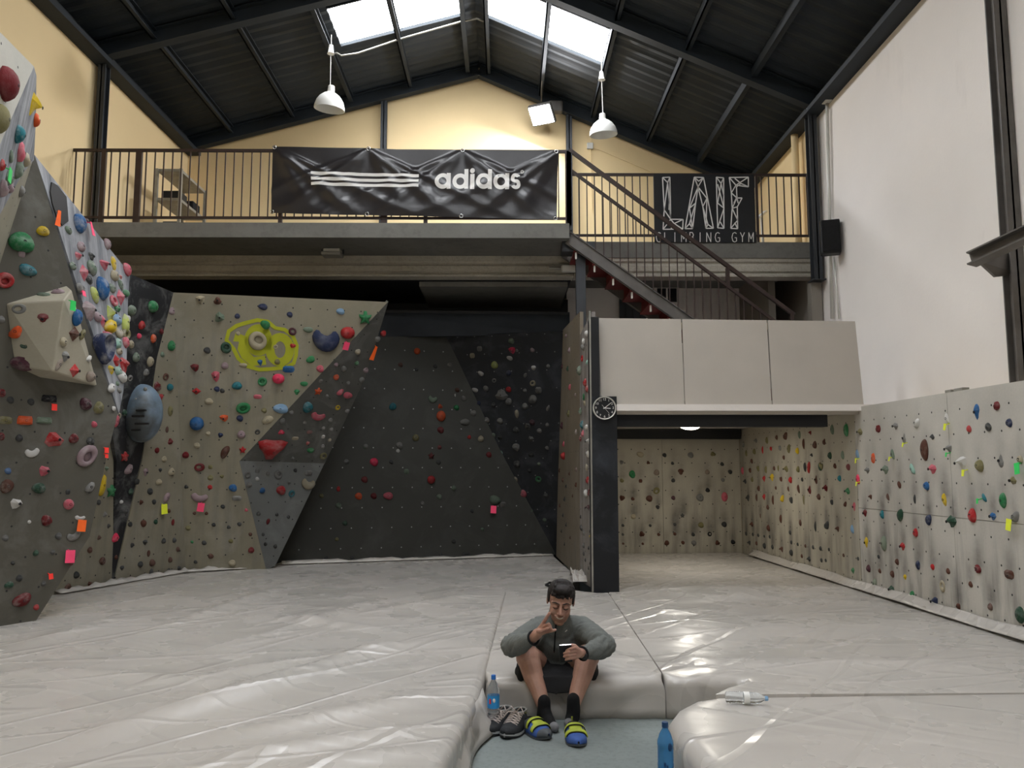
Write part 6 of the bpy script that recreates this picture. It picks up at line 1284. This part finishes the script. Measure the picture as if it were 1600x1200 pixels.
# ------------------------------------------------------------------ shoes
def shoe(name, heel, toe, L, Wd, prof, label, group, style):
    heel, toe = Vector(heel), Vector(toe); d_ = (toe-heel); d_.z = 0; d_.normalize(); sd = Vector((d_.y, -d_.x, 0))
    t = empty(name, heel, label, 'shoe', group)
    def sec(s_): # half width, height, sole height, offset
        w_ = Wd*(.36+.16*math.sin(PI*min(1, s_*1.15))**.8+.10*math.exp(-((s_-.68)/.2)**2)); w_ *= min(1, (max(s_, 0)/.06)**.5 if s_ < .06 else 1)*min(1, (max(1-s_, 0)/.14)**.5)
        for (s0, h0), (s1, h1) in zip(prof[:-1], prof[1:]):
            if s0 <= s_ <= s1: hh = h0+(h1-h0)*(s_-s0)/(s1-s0); break
        return max(w_, .004), hh, .012*math.sin(PI*s_)*0
    def pt(s_, a, k=1.0, z0=.0, lift=0):
        w_, hh, _ = sec(s_); c, q_ = math.cos(a), math.sin(a)
        p_ = heel+d_*(s_*L)+sd*(w_*k*(abs(c)**.75)*(1 if c > 0 else -1)); p_.z = FZ+z0+(hh*k-z0)*max(q_, 0)**.7+lift+.012*max(0, s_-.8)/.2; return p_
    def loft(s0, s1, k, z0, name_, m, a0=0, a1=PI, ns=22, na=14, lift=0, sol=0):
        b = MB(); vs = [pt(s0+(s1-s0)*i/ns, a0+(a1-a0)*j/na, k, z0, lift) for i in range(ns+1) for j in range(na+1)]; n1 = na+1
        b.add(vs, [(i*n1+j, i*n1+j+1, (i+1)*n1+j+1, (i+1)*n1+j) for i in range(ns) for j in range(na)])
        o = b.build(name_, m, t, True)
        if sol: x = o.modifiers.new('s', 'SOLIDIFY'); x.thickness = sol; x.offset = 1
        return o
    def sole(z1, k, m, name_, s0=0., s1=1.):
        b = MB(); n_ = 26; top = []
        for i in range(n_): 
            s_ = .5-.5*math.cos(PI*i/(n_-1)); s_ = s0+(s1-s0)*s_; top.append((s_, sec(s_)[0]*k, .012*max(0, s_-.8)/.2))
        ring = [heel+d_*(s_*L)+sd*w_+Vector((0, 0, FZ-heel.z+l_)) for s_, w_, l_ in top]+[heel+d_*(s_*L)-sd*w_+Vector((0, 0, FZ-heel.z+l_)) for s_, w_, l_ in reversed(top)]
        b.prism([r_+Vector((0, 0, .001)) for r_ in ring], (0, 0, z1)); return b.build(name_, m, t)
    if style == 'climb':
        sole(.014, 1.06, M['rub'], 'sole'); loft(.0, 1, 1, .012, 'upper', M['cblue'], sol=.003); loft(.80, 1, 1.05, .012, 'toe_rubber', M['rub'], sol=.003); loft(.0, .34, 1.05, .012, 'heel_rubber', M['rub'], 0, PI, sol=.002)
        loft(.34, .62, 1.03, .02, 'tongue', M['cyel'], PI*.32, PI*.68, sol=.003)
        loft(.38, .46, 1.10, .02, 'strap', M['cyel'], PI*.05, PI*.95, 6, 14, .002, sol=.005); loft(.60, .69, 1.08, .02, 'strap', M['cyel'], PI*.05, PI*.95, 6, 14, .002, sol=.005)
        loft(.46, .475, 1.105, .02, 'strap_edge', M['fabric_black'], PI*.1, PI*.9, 3, 14, .002, sol=.004); loft(.69, .705, 1.085, .02, 'strap_edge', M['fabric_black'], PI*.1, PI*.9, 3, 14, .002, sol=.004)
        c_ = heel+d_*(.17*L); c_.z = FZ+prof[1][1]; b = MB(); b.ell(c_, (.032, .032, .012), None, 16, 8); b.build('opening', M['fabric_black'], t, True)
        MB().tube([c_+d_*-.045+Vector((0, 0, -.01)), c_+d_*-.06+Vector((0, 0, .02)), c_+d_*-.045+Vector((0, 0, .022))], .004, 6).build('pull_loop', M['cyel'], t, True)
    else:
        sole(.022, 1.08, M['rubw'], 'midsole'); sole(.010, 1.10, M['blackplastic'], 'outsole'); loft(0, 1, 1, .02, 'upper', M['mesh'], sol=.003); loft(.86, 1, 1.04, .02, 'toe_cap', M['blackplastic'], sol=.002)
        loft(.0, .16, 1.05, .02, 'heel_counter', M['mid'], sol=.003)
        c_ = heel+d_*(.2*L); c_.z = FZ+prof[1][1]+.004
        b = MB(); b.ell(c_, (.034, .045, .014), d_.to_track_quat('Y', 'Z').to_matrix(), 16, 8); b.build('opening', M['fabric_black'], t, True)
        MB().tube([c_+(d_*math.cos(2*PI*k/16)*.05+sd*math.sin(2*PI*k/16)*.036)+Vector((0, 0, .006-.012*math.cos(2*PI*k/16)*0)) for k in range(16)], .006, 6, closed=True).build('collar', M['mid'], t, True)
        b = MB()
        for k in range(5):
            s_ = .38+.065*k; b.tube([pt(s_, PI*.30, 1.06), pt(s_+.03, PI*.5, 1.10), pt(s_+.055, PI*.70, 1.06)], .004, 5).tube([pt(s_, PI*.70, 1.06), pt(s_+.03, PI*.5, 1.11), pt(s_+.055, PI*.30, 1.06)], .004, 5)
        q_ = pt(.40, PI/2, 1.12)
        for s_ in (-1, 1): b.tube([q_, q_+sd*s_*.03+Vector((0, 0, .028)), q_+sd*s_*.055+d_*.02+Vector((0, 0, .0)), q_+sd*s_*.02+d_*.01], .0035, 5); b.tube([q_, q_+sd*s_*.03+d_*.04+Vector((0, 0, .01)), q_+sd*s_*.05+d_*.07+Vector((0, 0, -.02))], .0035, 5)
        b.build('laces', M['lace'], t, True)
    return t
M['rub'] = paint('grey_rubber', '4c5054', .55, .1, 10, .1); M['cblue'] = paint('blue_suede', '3c5a9c', .8, .1, 20, .2); M['cyel'] = paint('lime_strap', 'a6b23a', .6, .08, 20, .1)
M['rubw'] = paint('white_midsole', 'a9abab', .5, .05, 20, .05); M['mesh'] = paint('charcoal_mesh', '26282b', .8, .15, 90, .3, 300); M['lace'] = paint('pale_lace', 'b9aca4', .8, .06, 40, .1)
prun = [(0, .085), (.18, .088), (.34, .098), (.5, .082), (.75, .058), (.92, .048), (1, .030)]
pcl = [(0, .062), (.15, .066), (.34, .078), (.5, .072), (.75, .052), (.92, .042), (1, .026)]
def az(x, y): q_ = AZ(x, y, FZ); return q_
e0 = az(759, 1152); shoe('running_shoe', e0+Vector((.125, .235, 0)), e0, .275, .098, prun, 'charcoal running shoe with pale laces, the one nearer the left mat', 'running shoes', 'run')
e0 = az(789, 1156); shoe('running_shoe', e0+Vector((.105, .245, 0)), e0, .275, .098, prun, 'charcoal running shoe with pale laces, the one nearer the climbing shoes', 'running shoes', 'run')
e0 = az(857, 1158); shoe('climbing_shoe', e0+Vector((-.115, .20, 0)), e0, .235, .092, pcl, 'blue and lime climbing shoe lying beside the man\'s sock, left of the pair', 'climbing shoes', 'climb')
e0 = az(904, 1170); shoe('climbing_shoe', e0+Vector((-.012, .235, 0)), e0, .24, .092, pcl, 'blue and lime climbing shoe pointing at the viewer, right of the pair', 'climbing shoes', 'climb')
